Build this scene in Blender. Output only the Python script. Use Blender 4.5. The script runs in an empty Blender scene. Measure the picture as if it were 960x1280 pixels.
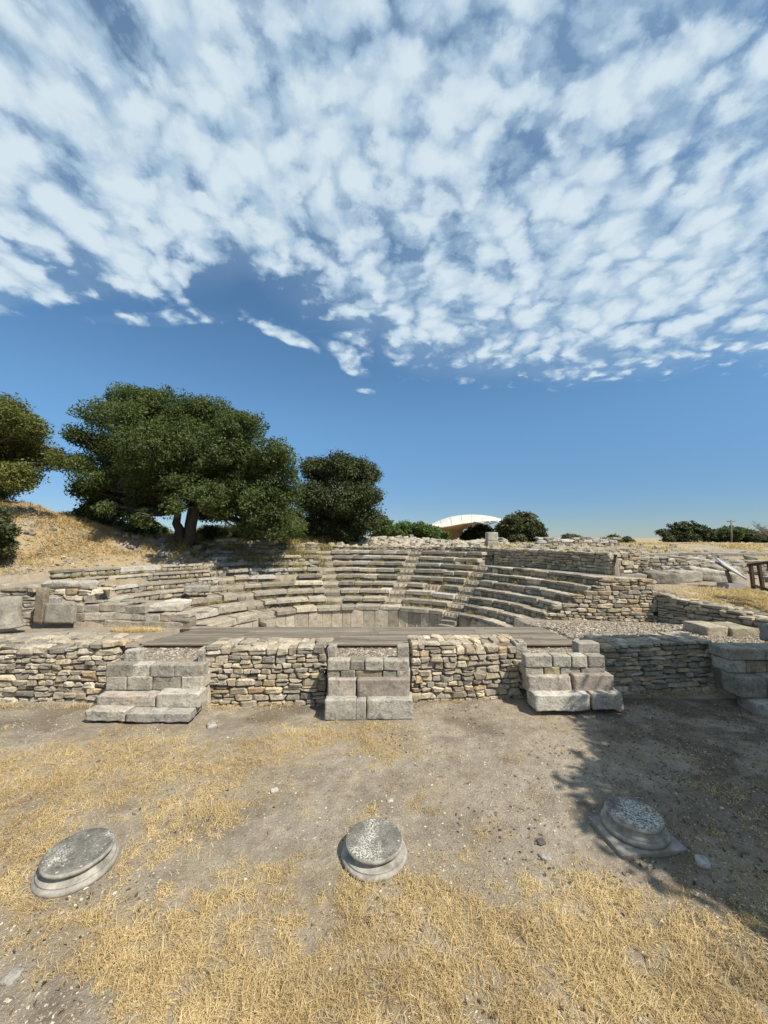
import bpy, bmesh, math, random
import numpy as np
from mathutils import Vector, Matrix, Euler

random.seed(7)
rng = np.random.default_rng(11)
sc = bpy.context.scene
COL = sc.collection

# ------------------------------------------------------------------ camera
CAM_H = 3.0
PITCH = math.atan(32 / 480)
cam_d = bpy.data.cameras.new("camera")
cam = bpy.data.objects.new("camera", cam_d)
COL.objects.link(cam)
cam_d.sensor_fit = 'VERTICAL'
cam_d.sensor_height = 36.0
cam_d.lens = 36.0 * 480 / 1280
cam_d.clip_start = 0.05
cam_d.clip_end = 5000
cam.location = (0, 0, CAM_H)
cam.rotation_euler = (math.pi / 2 + PITCH, 0, 0)
sc.camera = cam

# ------------------------------------------------------------------ light
SUN = Vector((0.62, -0.50, 1.0)).normalized()
sun_d = bpy.data.lights.new("sun", 'SUN')
sun_d.energy = 5.0
sun_d.angle = math.radians(0.53)
sun_d.color = (1.0, 0.92, 0.79)
sun = bpy.data.objects.new("sun", sun_d)
COL.objects.link(sun)
sun.rotation_euler = SUN.to_track_quat('Z', 'Y').to_euler()
sun.location = (0, 0, 40)

sc.view_settings.view_transform = 'Standard'
sc.view_settings.look = 'None'
sc.view_settings.exposure = 0.45
sc.view_settings.gamma = 1.0

def make_world():
    w = bpy.data.worlds.new("World")
    sc.world = w
    w.use_nodes = True
    nt = w.node_tree
    nt.nodes.clear()
    N, L = nt.nodes, nt.links
    def n(t, **k):
        o = N.new(t)
        for a, b in k.items():
            setattr(o, a, b)
        return o
    def val(s, v):
        if hasattr(v, 'links') or isinstance(v, bpy.types.NodeSocket):
            L.new(v, s)
        else:
            s.default_value = v
    def math_(op, a, b=None, c=None, clamp=False):
        m = n('ShaderNodeMath', operation=op, use_clamp=clamp)
        val(m.inputs[0], a)
        if b is not None: val(m.inputs[1], b)
        if c is not None: val(m.inputs[2], c)
        return m.outputs[0]
    def sstep(x, a, b):
        m = n('ShaderNodeMapRange', interpolation_type='SMOOTHSTEP')
        val(m.inputs[0], x); m.inputs[1].default_value = a; m.inputs[2].default_value = b
        return m.outputs[0]
    def noise(vec, scale, detail, rough=0.55, dist=0.0):
        m = n('ShaderNodeTexNoise')
        L.new(vec, m.inputs['Vector']); m.inputs['Scale'].default_value = scale
        m.inputs['Detail'].default_value = detail; m.inputs['Roughness'].default_value = rough
        m.inputs['Distortion'].default_value = dist
        return m.outputs['Fac'], m.outputs['Color']
    out = n('ShaderNodeOutputWorld')
    bg = n('ShaderNodeBackground')
    sky = n('ShaderNodeTexSky', sky_type='NISHITA')
    sky.sun_disc = False
    sky.sun_elevation = math.asin(SUN.z)
    sky.sun_rotation = math.atan2(SUN.x, SUN.y)
    sky.altitude = 0.0
    sky.air_density = 1.0
    sky.dust_density = 0.0
    sky.ozone_density = 2.5
    bg.inputs['Strength'].default_value = 0.072
    geo = n('ShaderNodeTexCoord')
    sep = n('ShaderNodeSeparateXYZ'); L.new(geo.outputs['Generated'], sep.inputs[0])
    zz = math_('MAXIMUM', sep.outputs[2], 0.0)
    zz = math_('ADD', zz, 0.17)
    px = math_('DIVIDE', sep.outputs[0], zz)
    py = math_('DIVIDE', sep.outputs[1], zz)
    comb = n('ShaderNodeCombineXYZ'); L.new(px, comb.inputs[0]); L.new(py, comb.inputs[1])
    P = comb.outputs[0]
    # warp the cloud layer
    _, wc = noise(P, 2.2, 3)
    wv = n('ShaderNodeVectorMath', operation='SUBTRACT'); L.new(wc, wv.inputs[0]); wv.inputs[1].default_value = (.5, .5, .5)
    ws = n('ShaderNodeVectorMath', operation='SCALE'); L.new(wv.outputs[0], ws.inputs[0]); ws.inputs['Scale'].default_value = 0.22
    wa = n('ShaderNodeVectorMath', operation='ADD'); L.new(P, wa.inputs[0]); L.new(ws.outputs[0], wa.inputs[1])
    W = wa.outputs[0]
    # second fine warp so that the cells have ragged rims
    _, wc2 = noise(P, 15.0, 5, .6)
    wv2 = n('ShaderNodeVectorMath', operation='SUBTRACT'); L.new(wc2, wv2.inputs[0]); wv2.inputs[1].default_value = (.5, .5, .5)
    ws2 = n('ShaderNodeVectorMath', operation='SCALE'); L.new(wv2.outputs[0], ws2.inputs[0]); ws2.inputs['Scale'].default_value = 0.085
    wb = n('ShaderNodeVectorMath', operation='ADD'); L.new(W, wb.inputs[0]); L.new(ws2.outputs[0], wb.inputs[1])
    _, wc3 = noise(P, 48.0, 3, .6)
    wv3 = n('ShaderNodeVectorMath', operation='SUBTRACT'); L.new(wc3, wv3.inputs[0]); wv3.inputs[1].default_value = (.5, .5, .5)
    ws3 = n('ShaderNodeVectorMath', operation='SCALE'); L.new(wv3.outputs[0], ws3.inputs[0]); ws3.inputs['Scale'].default_value = 0.018
    wd = n('ShaderNodeVectorMath', operation='ADD'); L.new(wb.outputs[0], wd.inputs[0]); L.new(ws3.outputs[0], wd.inputs[1])
    W2 = wd.outputs[0]
    # streak space: rotated and stretched, for the long bands on the left
    mp = n('ShaderNodeMapping'); L.new(W, mp.inputs[0]); mp.inputs['Rotation'].default_value = (0, 0, math.radians(38)); mp.inputs['Scale'].default_value = (2.4, .75, 1)
    streak, _ = noise(mp.outputs[0], 2.6, 6, .55)
    big, _ = noise(W, 2.4, 3, .5)
    fine, _ = noise(W2, 11.0, 8, .6)
    vor = n('ShaderNodeTexVoronoi', feature='SMOOTH_F1'); L.new(W2, vor.inputs['Vector']); vor.inputs['Scale'].default_value = 12.0
    vor.inputs['Smoothness'].default_value = .35
    puff = math_('SUBTRACT', 0.75, vor.outputs['Distance'])
    vor2 = n('ShaderNodeTexVoronoi', feature='SMOOTH_F1'); L.new(W2, vor2.inputs['Vector']); vor2.inputs['Scale'].default_value = 23.0
    vor2.inputs['Smoothness'].default_value = .5
    puff2 = math_('SUBTRACT', 0.75, vor2.outputs['Distance'])
    # coverage: soft blobs on the layer plane
    def blob(cx, cy, rx, ry, rot, w):
        m = n('ShaderNodeMapping', vector_type='TEXTURE'); L.new(W, m.inputs[0])
        m.inputs['Location'].default_value = (cx, cy, 0)
        m.inputs['Rotation'].default_value = (0, 0, math.radians(rot))
        m.inputs['Scale'].default_value = (rx, ry, 1)
        l = n('ShaderNodeVectorMath', operation='LENGTH'); L.new(m.outputs[0], l.inputs[0])
        return math_('MULTIPLY', sstep(l.outputs['Value'], 1.25, 0.6), w)
    BLOBS = [(.58, .86, 1.0, .80, 0, .62), (1.35, .72, .75, .72, 0, .58), (-.62, .57, .92, .58, -4, .56), (0.0, .35, 1.6, .42, 0, .52),
             (-.95, 1.02, .42, .13, -12, .40), (-.36, 1.38, .14, .045, 50, .38), (-.15, 1.52, .16, .05, 50, .36), (-.07, 1.72, .06, .03, 0, .42),
             (-.74, 1.24, .30, .05, 0, .22), (0.3, -1.2, 2.6, 1.5, 0, .5)]
    cov = None
    for b in BLOBS:
        v = blob(*b)
        cov = v if cov is None else math_('MAXIMUM', cov, v)
    gap = blob(.22, .66, .22, .07, 20, .10)
    gap2 = blob(-.44, 1.16, .14, .10, 0, .34)
    dens = math_('MULTIPLY_ADD', fine, .62, math_('MULTIPLY', puff, .75))
    dens = math_('ADD', dens, math_('MULTIPLY', puff2, .40))
    dens = math_('ADD', dens, math_('MULTIPLY', math_('SUBTRACT', streak, .42), math_('MULTIPLY_ADD', sstep(px, .15, -.45), 2.0, .45)))
    dens = math_('ADD', dens, math_('MULTIPLY', big, .35))
    dens = math_('ADD', dens, math_('MULTIPLY', cov, 1.3))
    dens = math_('ADD', dens, .10)
    dens = math_('SUBTRACT', dens, math_('ADD', gap, gap2))
    a = sstep(dens, 1.17, 1.74)
    a = math_('MULTIPLY', a, sstep(cov, .02, .2))
    alpha = math_('MULTIPLY', a, math_('MULTIPLY_ADD', big, .5, .62, True) if False else .92)
    # thin veil between the puffs
    veil = math_('MULTIPLY', sstep(cov, .1, .5), math_('MULTIPLY', streak, .55))
    alpha = math_('MAXIMUM', alpha, veil)
    # fade to haze near horizon
    shade = sstep(math_('ADD', dens, math_('MULTIPLY', math_('SUBTRACT', puff, .45), .85)), 1.12, 2.05)
    cc = n('ShaderNodeMixRGB'); L.new(shade, cc.inputs[0])
    cc.inputs[1].default_value = (4.2, 5.8, 7.4, 1); cc.inputs[2].default_value = (7.3, 8.5, 9.2, 1)
    # sky tint
    tint = n('ShaderNodeMixRGB', blend_type='MULTIPLY'); tint.inputs[0].default_value = 1.0
    L.new(sky.outputs[0], tint.inputs[1])
    lowc = n('ShaderNodeMixRGB'); L.new(sstep(sep.outputs[2], 0.02, 0.34), lowc.inputs[0])
    lowc.inputs[1].default_value = (0.52, .68, .93, 1); lowc.inputs[2].default_value = (0.90, 1.22, 1.32, 1)
    L.new(lowc.outputs[0], tint.inputs[2])
    mix = n('ShaderNodeMixRGB'); L.new(alpha, mix.inputs[0]); L.new(tint.outputs[0], mix.inputs[1]); L.new(cc.outputs[0], mix.inputs[2])
    L.new(mix.outputs[0], bg.inputs[0]); L.new(bg.outputs[0], out.inputs[0])
make_world()

# ------------------------------------------------------------------ back-projection used for laying out
cp, sp_ = math.cos(PITCH), math.sin(PITCH)
def ray(x, y):
    return Vector((x - 480, 480 * cp - (640 - y) * sp_, 480 * sp_ + (640 - y) * cp))
def PD(x, y, D):
    r = ray(x, y); t = D / r.y
    return Vector((r.x * t, D, CAM_H + r.z * t))
def PZ(x, y, z):
    r = ray(x, y); t = (z - CAM_H) / r.z
    return Vector((r.x * t, r.y * t, z))

# ------------------------------------------------------------------ numpy noise
def vnoise(x, y, seed=0):
    xi = np.floor(x).astype(np.int64); yi = np.floor(y).astype(np.int64)
    xf = x - xi; yf = y - yi
    u = xf * xf * (3 - 2 * xf); v = yf * yf * (3 - 2 * yf)
    def h(a, b):
        n = (a * 374761393 + b * 668265263 + seed * 1442695041) & 0x7fffffff
        n = ((n ^ (n >> 13)) * 1274126177) & 0x7fffffff
        return ((n ^ (n >> 16)) & 0xffff) / 65535.0
    return (h(xi, yi) * (1 - u) + h(xi + 1, yi) * u) * (1 - v) + (h(xi, yi + 1) * (1 - u) + h(xi + 1, yi + 1) * u) * v
def fbm(x, y, o=4, seed=0):
    s = 0; a = .5; t = 0
    for i in range(o):
        s = s + a * vnoise(x * 2 ** i + 13.7 * i, y * 2 ** i + 7.1 * i, seed + i); t += a; a *= .5
    return s / t
def ss(x, a, b):
    t = np.clip((x - a) / (b - a), 0, 1)
    return t * t * (3 - 2 * t)

# ------------------------------------------------------------------ cavea geometry
C0 = np.array([-1.0, 11.55]); VK = np.array([-.36, -.18]); R0 = 5.3; DR = .83; Z0 = .05; DZ = .28
def circ(k):
    return C0 + VK * k, R0 + DR * k
def zrow(k):
    return Z0 + DZ * k
def kof(x, y):
    # |p - C0 - V k| = R0 + DR k
    dx = x - C0[0]; dy = y - C0[1]
    a = VK @ VK - DR * DR
    b = -2 * (dx * VK[0] + dy * VK[1]) - 2 * R0 * DR
    c = dx * dx + dy * dy - R0 * R0
    disc = np.maximum(b * b - 4 * a * c, 0)
    return (-b - np.sqrt(disc)) / (2 * a)
AISLE = {'A': ((-4.55, 15.4), (-8.8, 19.4)), 'B': ((-2.0, 16.7), (-3.3, 21.6)), 'C': ((.3, 16.9), (1.75, 21.0)), 'D': ((2.5, 15.3), (5.3, 18.6))}

def aisle_theta(k, name, off=0.0):
    """angle (from +y, clockwise) on row circle k where it crosses the aisle line shifted by off"""
    (x0, y0), (x1, y1) = AISLE[name]
    d = np.array([x1 - x0, y1 - y0]); d = d / np.linalg.norm(d)
    nrm = np.array([d[1], -d[0]])
    p0 = np.array([x0, y0]) + nrm * off
    c, R = circ(k)
    q = p0 - c
    b = q @ d; cc = q @ q - R * R
    t = -b + math.sqrt(max(b * b - cc, 0))
    p = q + d * t
    return math.atan2(p[0], p[1])

def ystep(x):
    return np.maximum(7.5 + .07 * x, 7.3) + .22

def terrain(x, y):
    x = np.asarray(x, float); y = np.asarray(y, float)
    nb = fbm(x * .5, y * .5, 4, 3) - .5
    ns = fbm(x * 3.1, y * 3.1, 4, 9) - .5
    front = nb * .10 - .07 * ss(y, 6.0, 6.8) + ns * .035 + 1.3 * ss(y, 1.6, -1.5)
    # stage level
    st = np.full_like(x, .70)
    st = np.where(x < -4.9, .70 - .56 * ss(y, 8.4, 12.2), st)
    st = np.where(x > 4.2, .74 - .36 * ss(y, 9.3, 12.2), st)
    st = st + nb * .05 + ns * .02
    # orchestra hollow
    hol = (x > -5.4) & (x < 4.25) & (y > 9.72)
    # upper ground
    left = ss(x, -9.0, -10.8)
    up = 2.35 + (fbm(x * .12, y * .12, 3, 5) - .5) * .5
    up = up + nb * .12 + ns * .05
    # right slope
    rs = np.minimum(1.28 + .04 * (y - 11), 1.65) + .75 * ss(y, 19, 32) + nb * .12
    rs = rs - .24 * np.clip(12.2 - y, 0, 4)
    rb = ss(x, 9.0 + .10 * np.maximum(y - 13, 0) * 1.0, 10.0 + .30 * np.maximum(y - 13, 0))
    up = up * (1 - rb) + rs * rb
    # left mound
    mound = 2.5 * np.exp(-(((x + 19.5) / 6.0) ** 2 + ((y - 18.5) / 3.6) ** 2))
    lo = 1.35 + 1.0 * ss(y, 13.2, 17.0)
    lb = ss(x, -9.5, -11.5)
    up = up * (1 - lb) + (lo + mound + nb * .35 + ns * .24) * lb
    up = up + 1.25 * np.exp(-(((x + 9.5) / 6.0) ** 2 + ((y - 27) / 2.6) ** 2))
    # rubble mounds on the plateau
    up = up + .55 * np.exp(-(((x - 1.0) / 4.5) ** 2 + ((y - 28) / 2.0) ** 2)) + .75 * np.exp(-(((x - 17) / 4.5) ** 2 + ((y - 31) / 3) ** 2))
    up = up + .4 * np.exp(-(((x - 8.5) / 2.5) ** 2 + ((y - 27) / 2.2) ** 2))
    # terraces
    k = kof(x, y)
    kk = np.floor(k - .2)
    az = np.arctan2(x + 1.5, y - 11.0)
    right = (x > 3.2) & (y < 18.9)
    kmax = np.where(right | (az < -.87), 6, 8)
    ter = Z0 + DZ * np.clip(kk, 0, kmax) - .06
    ter = np.where(kk < 0, -1.02, ter)
    outer = np.where(k > 9.5, 1.0, 0.0)
    leftup = np.clip((k - 6.5) / 2.6, 0, 1) ** .8 * (az < -.8)
    res = ter * (1 - outer) + up * outer
    res = np.where(az < -.8, ter * (1 - leftup) + np.maximum(up, ter) * leftup, res)
    # cavea only behind the analemma lines
    yl = np.where(x > 0, 12.72 - .12 * (x - 5.2), 12.62)
    cav = (y > yl) & (k > -50)
    right_out = (x > 8.25) & (y > 9.0)
    left_out = (x < -9.9) & (y > 12.9)
    z = np.where(cav, res, st)
    dl = ((x - 8.4) * (12.0 - 9.8) + (y - 12.0) * (9.8 - 8.4))      # >0 on the outer side of the diagonal wall
    z = np.where((x > 8.25) & (dl > .75), rs, z)
    z = np.where((y > yl + 0) & (x > 8.1) & (k > 6.9) & (k <= 9.5), 1.66 * (1 - ss(x, 8.2, 9.5)) + rs * ss(x, 8.2, 9.5), z)
    lk = np.clip((k - 6.5) / 2.6, 0, 1) ** .8
    z = np.where(left_out & (k > 6.2), 1.66 * (1 - lk) + np.maximum(up, 1.3) * lk + (ns * .16 + nb * .2) * ss(k, 6.6, 7.2), z)
    z = np.where(left_out & (k <= 6.2) & (x < -10.2), np.maximum(ter, 1.3), z)
    fillL = (x < -7.6) & (x > -9.95) & (y > 12.55) & (y < 13.6)
    z = np.where(fillL, np.maximum(z, .84), z)
    z = np.where(hol & ~cav, -1.02, z)
    notch = ((x > -4.75) & (x < -3.2)) | ((x > -1.05) & (x < .45)) | ((x > 2.65) & (x < 4.2))
    z = np.where(y < ystep(x) - np.where(notch, .30, 0), front, z)
    # far away
    r = np.hypot(x, y - 20)
    fz = 2.0 + (fbm(x * .02, y * .02, 3, 21) - .5) * .9
    f = ss(r, 45, 80)
    return z * (1 - f) + np.where(y < -10, 1.2, fz) * f

def TH(x, y):
    return float(terrain(np.array([x]), np.array([y]))[0])

# ------------------------------------------------------------------ node helpers
def new_mat(name):
    m = bpy.data.materials.new(name); m.use_nodes = True
    nt = m.node_tree; nt.nodes.clear()
    return m, nt
class NB:
    def __init__(s, nt): s.nt = nt; s.N = nt.nodes; s.L = nt.links
    def n(s, t, **k):
        o = s.N.new(t)
        for a, b in k.items(): setattr(o, a, b)
        return o
    def put(s, sock, v):
        if isinstance(v, bpy.types.NodeSocket): s.L.new(v, sock)
        elif v is not None: sock.default_value = v
    def math(s, op, a, b=None, clamp=False):
        m = s.n('ShaderNodeMath', operation=op, use_clamp=clamp); s.put(m.inputs[0], a); s.put(m.inputs[1], b); return m.outputs[0]
    def noise(s, vec, sc_, det=4, rough=.55, dist=0):
        m = s.n('ShaderNodeTexNoise'); s.put(m.inputs['Vector'], vec); m.inputs['Scale'].default_value = sc_
        m.inputs['Detail'].default_value = det; m.inputs['Roughness'].default_value = rough; m.inputs['Distortion'].default_value = dist
        return m.outputs['Fac']
    def ramp(s, f, stops):
        r = s.n('ShaderNodeValToRGB'); s.put(r.inputs[0], f)
        e = r.color_ramp.elements
        while len(e) > 1: e.remove(e[-1])
        e[0].position = stops[0][0]; e[0].color = (*stops[0][1], 1)
        for p, c in stops[1:]:
            q = e.new(p); q.color = (*c, 1)
        return r.outputs[0]
    def rng(s, x, a, b, c=0, d=1):
        m = s.n('ShaderNodeMapRange'); s.put(m.inputs[0], x); m.inputs[1].default_value = a; m.inputs[2].default_value = b
        m.inputs[3].default_value = c; m.inputs[4].default_value = d; return m.outputs[0]
    def mix(s, f, a, b, mode='MIX'):
        m = s.n('ShaderNodeMixRGB', blend_type=mode); s.put(m.inputs[0], f)
        for i, v in ((1, a), (2, b)):
            if isinstance(v, tuple) and len(v) == 3: v = (*v, 1)
            s.put(m.inputs[i], v)
        return m.outputs[0]
    def pos(s): return s.n('ShaderNodeNewGeometry').outputs['Position']
    def bump(s, h, strength, dist, nrm=None):
        b = s.n('ShaderNodeBump'); s.put(b.inputs['Height'], h); b.inputs['Strength'].default_value = strength; b.inputs['Distance'].default_value = dist
        if nrm is not None: s.L.new(nrm, b.inputs['Normal'])
        return b.outputs[0]
    def out(s, col, rough=.9, nrm=None, spec=.2, metal=0):
        p = s.n('ShaderNodeBsdfPrincipled'); s.put(p.inputs['Base Color'], (*col, 1) if isinstance(col, tuple) and len(col) == 3 else col)
        s.put(p.inputs['Roughness'], rough); p.inputs['Specular IOR Level'].default_value = spec; p.inputs['Metallic'].default_value = metal
        if nrm is not None: s.L.new(nrm, p.inputs['Normal'])
        o = s.n('ShaderNodeOutputMaterial'); s.L.new(p.outputs[0], o.inputs[0]); return p

def mat_stone(name, bumpd=.026, lichen=.6):
    m, nt = new_mat(name); b = NB(nt)
    oi = b.n('ShaderNodeObjectInfo')
    P = b.pos()
    va = b.n('ShaderNodeVectorMath', operation='ADD'); b.L.new(P, va.inputs[0])
    sc2 = b.n('ShaderNodeVectorMath', operation='SCALE'); b.L.new(oi.outputs['Random'], sc2.inputs[0]); sc2.inputs['Scale'].default_value = 9.
    b.L.new(sc2.outputs[0], va.inputs[1]); Q = va.outputs[0]
    n1 = b.noise(Q, 4.5, 5, .6); n2 = b.noise(Q, 22, 6, .65); n3 = b.noise(Q, 90, 4, .7)
    n4 = b.noise(Q, 9, 6, .7, .6)
    v = b.math('ADD', b.rng(n1, .25, .75, .62, 1.28), b.rng(n2, .3, .7, -.16, .16))
    v = b.math('ADD', v, b.rng(n3, .3, .7, -.10, .10))
    v = b.math('MULTIPLY', v, b.rng(oi.outputs['Random'], 0, 1, .78, 1.18))
    col = b.mix(1.0, oi.outputs['Color'], b.n('ShaderNodeCombineXYZ').outputs[0], 'MULTIPLY')
    cx = nt.nodes[-1]
    comb = [x for x in nt.nodes if x.type == 'COMBXYZ'][0]
    for i in range(3): b.L.new(v, comb.inputs[i])
    # lichen: dark grey crusts and pale spots
    dk = b.rng(n4, .50, .62, 0, lichen)
    col = b.mix(dk, col, (.075, .073, .068))
    pl = b.rng(b.noise(Q, 30, 3, .6), .64, .72, 0, .45)
    col = b.mix(pl, col, (.52, .50, .45))
    # ochre stain
    oc = b.rng(b.noise(Q, 2.4, 3, .5), .58, .72, 0, .35)
    col = b.mix(oc, col, (.34, .25, .14))
    vor = b.n('ShaderNodeTexVoronoi'); b.L.new(Q, vor.inputs['Vector']); vor.inputs['Scale'].default_value = 38
    pits = b.rng(vor.outputs['Distance'], .0, .35, 0, 1)
    h = b.math('ADD', b.math('MULTIPLY', n2, .8), b.math('MULTIPLY', n3, .25))
    h = b.math('ADD', h, b.math('MULTIPLY', pits, .18))
    h = b.math('ADD', h, b.math('MULTIPLY', n1, 1.2))
    b.out(col, .93, b.bump(h, .8, bumpd), .12)
    return m
M = {}
M['stone'] = mat_stone('rubble limestone')
M['marble'] = mat_stone('weathered marble', .018, .5)

def mat_ground():
    m, nt = new_mat('dry ground'); b = NB(nt)
    P = b.pos()
    at = b.n('ShaderNodeVertexColor', layer_name='zone')
    sp = b.n('ShaderNodeSeparateColor'); b.L.new(at.outputs['Color'], sp.inputs[0])
    n1 = b.noise(P, .9, 5, .6); n2 = b.noise(P, 6, 6, .65); n3 = b.noise(P, 34, 5, .7); n4 = b.noise(P, 140, 3, .6)
    soil = b.ramp(b.math('ADD', b.math('MULTIPLY', n1, .5), b.math('MULTIPLY', n2, .5)),
                  [(.30, (.12, .096, .072)), (.43, (.245, .206, .158)), (.56, (.365, .318, .252)), (.70, (.50, .445, .365))])
    soil = b.mix(b.rng(n3, .38, .66, 0, .5), soil, (.17, .132, .094))
    soil = b.mix(b.rng(b.noise(P, 75, 4, .7), .5, .68, 0, .5), soil, (.48, .42, .34))
    # grit specks
    vor = b.n('ShaderNodeTexVoronoi'); b.L.new(P, vor.inputs['Vector']); vor.inputs['Scale'].default_value = 55
    spk = b.math('MULTIPLY', b.rng(vor.outputs['Distance'], .26, .12, 0, 1), b.rng(b.noise(P, 11, 2), .5, .6, 0, 1))
    soil = b.mix(b.math('MULTIPLY', spk, .7), soil, (.50, .46, .40))
    straw = b.ramp(n3, [(.3, (.20, .145, .075)), (.55, (.38, .29, .155)), (.75, (.50, .40, .23))])
    f = b.math('MULTIPLY', sp.outputs[0], b.rng(n3, .35, .6, .45, 1.0))
    col = b.mix(f, soil, straw)
    gv = b.n('ShaderNodeTexVoronoi'); b.L.new(P, gv.inputs['Vector']); gv.inputs['Scale'].default_value = 26
    grav = b.mix(.5, b.ramp(b.math('MULTIPLY', gv.outputs['Color'], 1.0), [(.0, (.22, .19, .155)), (.5, (.38, .34, .29)), (1., (.56, .52, .46))]), (.33, .29, .24))
    grav = b.mix(b.rng(gv.outputs['Distance'], .35, .6, 0, .7), grav, (.12, .10, .08))
    col = b.mix(sp.outputs[1], col, grav)
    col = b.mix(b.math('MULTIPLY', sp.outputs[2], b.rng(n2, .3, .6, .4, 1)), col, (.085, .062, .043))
    h = b.math('ADD', b.math('MULTIPLY', n2, 1.5), b.math('ADD', b.math('MULTIPLY', n3, .7), b.math('MULTIPLY', n4, .35)))
    h = b.math('ADD', h, b.math('MULTIPLY', spk, .4))
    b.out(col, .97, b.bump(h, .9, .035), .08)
    return m
M['ground'] = mat_ground()

def mat_simple(name, c1, c2, scale=8, rough=.8, bumpd=.005, stretch=None, spec=.25, metal=0):
    m, nt = new_mat(name); b = NB(nt)
    P = b.pos()
    if stretch:
        mp = b.n('ShaderNodeMapping'); b.L.new(P, mp.inputs[0]); mp.inputs['Scale'].default_value = stretch; P = mp.outputs[0]
    a = b.noise(P, scale, 5, .6); a2 = b.noise(P, scale * 5, 4, .6)
    f = b.math('ADD', b.math('MULTIPLY', a, .65), b.math('MULTIPLY', a2, .35))
    col = b.ramp(f, [(.3, c1), (.7, c2)])
    b.out(col, rough, b.bump(f, .6, bumpd), spec, metal)
    return m
def mat_plank():
    m, nt = new_mat('weathered deck wood'); b = NB(nt)
    oi = b.n('ShaderNodeObjectInfo')
    tc = b.pos()
    va = b.n('ShaderNodeVectorMath', operation='ADD'); b.L.new(tc, va.inputs[0])
    s2 = b.n('ShaderNodeVectorMath', operation='SCALE'); b.L.new(oi.outputs['Random'], s2.inputs[0]); s2.inputs['Scale'].default_value = 17.
    b.L.new(s2.outputs[0], va.inputs[1])
    mp = b.n('ShaderNodeMapping'); b.L.new(va.outputs[0], mp.inputs[0]); mp.inputs['Scale'].default_value = (1.2, 30, 30)
    g = b.noise(mp.outputs[0], 2.0, 6, .6); g2 = b.noise(va.outputs[0], 2.2, 4, .6)
    col = b.ramp(g, [(.3, (.10, .088, .07)), (.5, (.19, .17, .138)), (.7, (.28, .255, .21))])
    col = b.mix(1.0, col, b.ramp(b.math('ADD', b.math('MULTIPLY', oi.outputs['Random'], .6), b.math('MULTIPLY', g2, .5)), [(.1, (.6, .57, .55)), (1, (1.25, 1.22, 1.2))]), 'MULTIPLY')
    b.out(col, .85, b.bump(g, .5, .004), .2)
    return m
M['plank'] = mat_plank()
M['darkwood'] = mat_simple('dark stained timber', (.035, .022, .015), (.10, .062, .04), 3, .7, .004, (1, 1, 1))
M['bark'] = mat_simple('oak bark', (.035, .028, .022), (.12, .10, .08), 6, .95, .03, (3, 3, .8))
M['metal'] = mat_simple('galvanised steel', (.30, .31, .32), (.45, .46, .47), 10, .45, .001, None, .5, .6)
M['rust'] = mat_simple('brown painted steel', (.11, .085, .07), (.20, .16, .13), 10, .6, .002)
M['canvas'] = mat_simple('pale roof membrane', (.46, .44, .385), (.60, .58, .51), .6, .6, .004)
M['ochre'] = mat_simple('ochre roof lining', (.30, .19, .085), (.44, .30, .15), .8, .7, .01)
M['panel'] = mat_simple('sun bleached sign panel', (.34, .335, .31), (.44, .43, .40), 5, .4, .001)
M['concrete'] = mat_simple('cast concrete', (.22, .21, .19), (.36, .345, .32), 9, .9, .006)
M['twig'] = mat_simple('grey twigs', (.14, .11, .09), (.24, .20, .17), 6, .95, .01)
M['core'] = mat_simple('earth fill', (.10, .082, .062), (.22, .185, .145), 9, 1, .02)

def mat_leaf(name, c1, c2, c3, transl=.34):
    m, nt = new_mat(name); b = NB(nt)
    P = b.pos()
    at = b.n('ShaderNodeVertexColor', layer_name='tone')
    sp = b.n('ShaderNodeSeparateColor'); b.L.new(at.outputs['Color'], sp.inputs[0])
    f = b.math('ADD', b.math('MULTIPLY', b.noise(P, .9, 3), .5), b.math('MULTIPLY', sp.outputs[0], .5))
    col = b.ramp(f, [(.25, c1), (.5, c2), (.78, c3)])
    p = b.n('ShaderNodeBsdfPrincipled'); b.L.new(col, p.inputs['Base Color']); p.inputs['Roughness'].default_value = .6
    p.inputs['Specular IOR Level'].default_value = .25
    t = b.n('ShaderNodeBsdfTranslucent'); b.L.new(b.mix(1.0, col, (1.2, 1.35, .6), 'MULTIPLY'), t.inputs[0])
    mx = b.n('ShaderNodeMixShader'); mx.inputs[0].default_value = transl
    b.L.new(p.outputs[0], mx.inputs[1]); b.L.new(t.outputs[0], mx.inputs[2])
    o = b.n('ShaderNodeOutputMaterial'); b.L.new(mx.outputs[0], o.inputs[0])
    return m
M['leaf_oak'] = mat_leaf('oak leaves', (.038, .054, .017), (.076, .102, .032), (.130, .158, .052))
M['leaf_dark'] = mat_leaf('dark evergreen leaves', (.028, .037, .014), (.052, .066, .024), (.092, .106, .040), .15)
M['leaf_yellow'] = mat_leaf('yellowing oak leaves', (.055, .070, .018), (.115, .128, .034), (.19, .18, .055))
M['leaf_bright'] = mat_leaf('bright shrub leaves', (.05, .085, .02), (.085, .135, .035), (.13, .18, .055), .3)
M['leaf_olive'] = mat_leaf('olive scrub leaves', (.045, .055, .022), (.075, .085, .035), (.12, .125, .055), .2)
M['straw'] = mat_leaf('dry straw', (.25, .185, .115), (.53, .395, .20), (.74, .60, .37), .22)
M['drygrass'] = mat_leaf('tall dry grass', (.20, .18, .07), (.34, .28, .12), (.45, .36, .17), .22)

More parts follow.
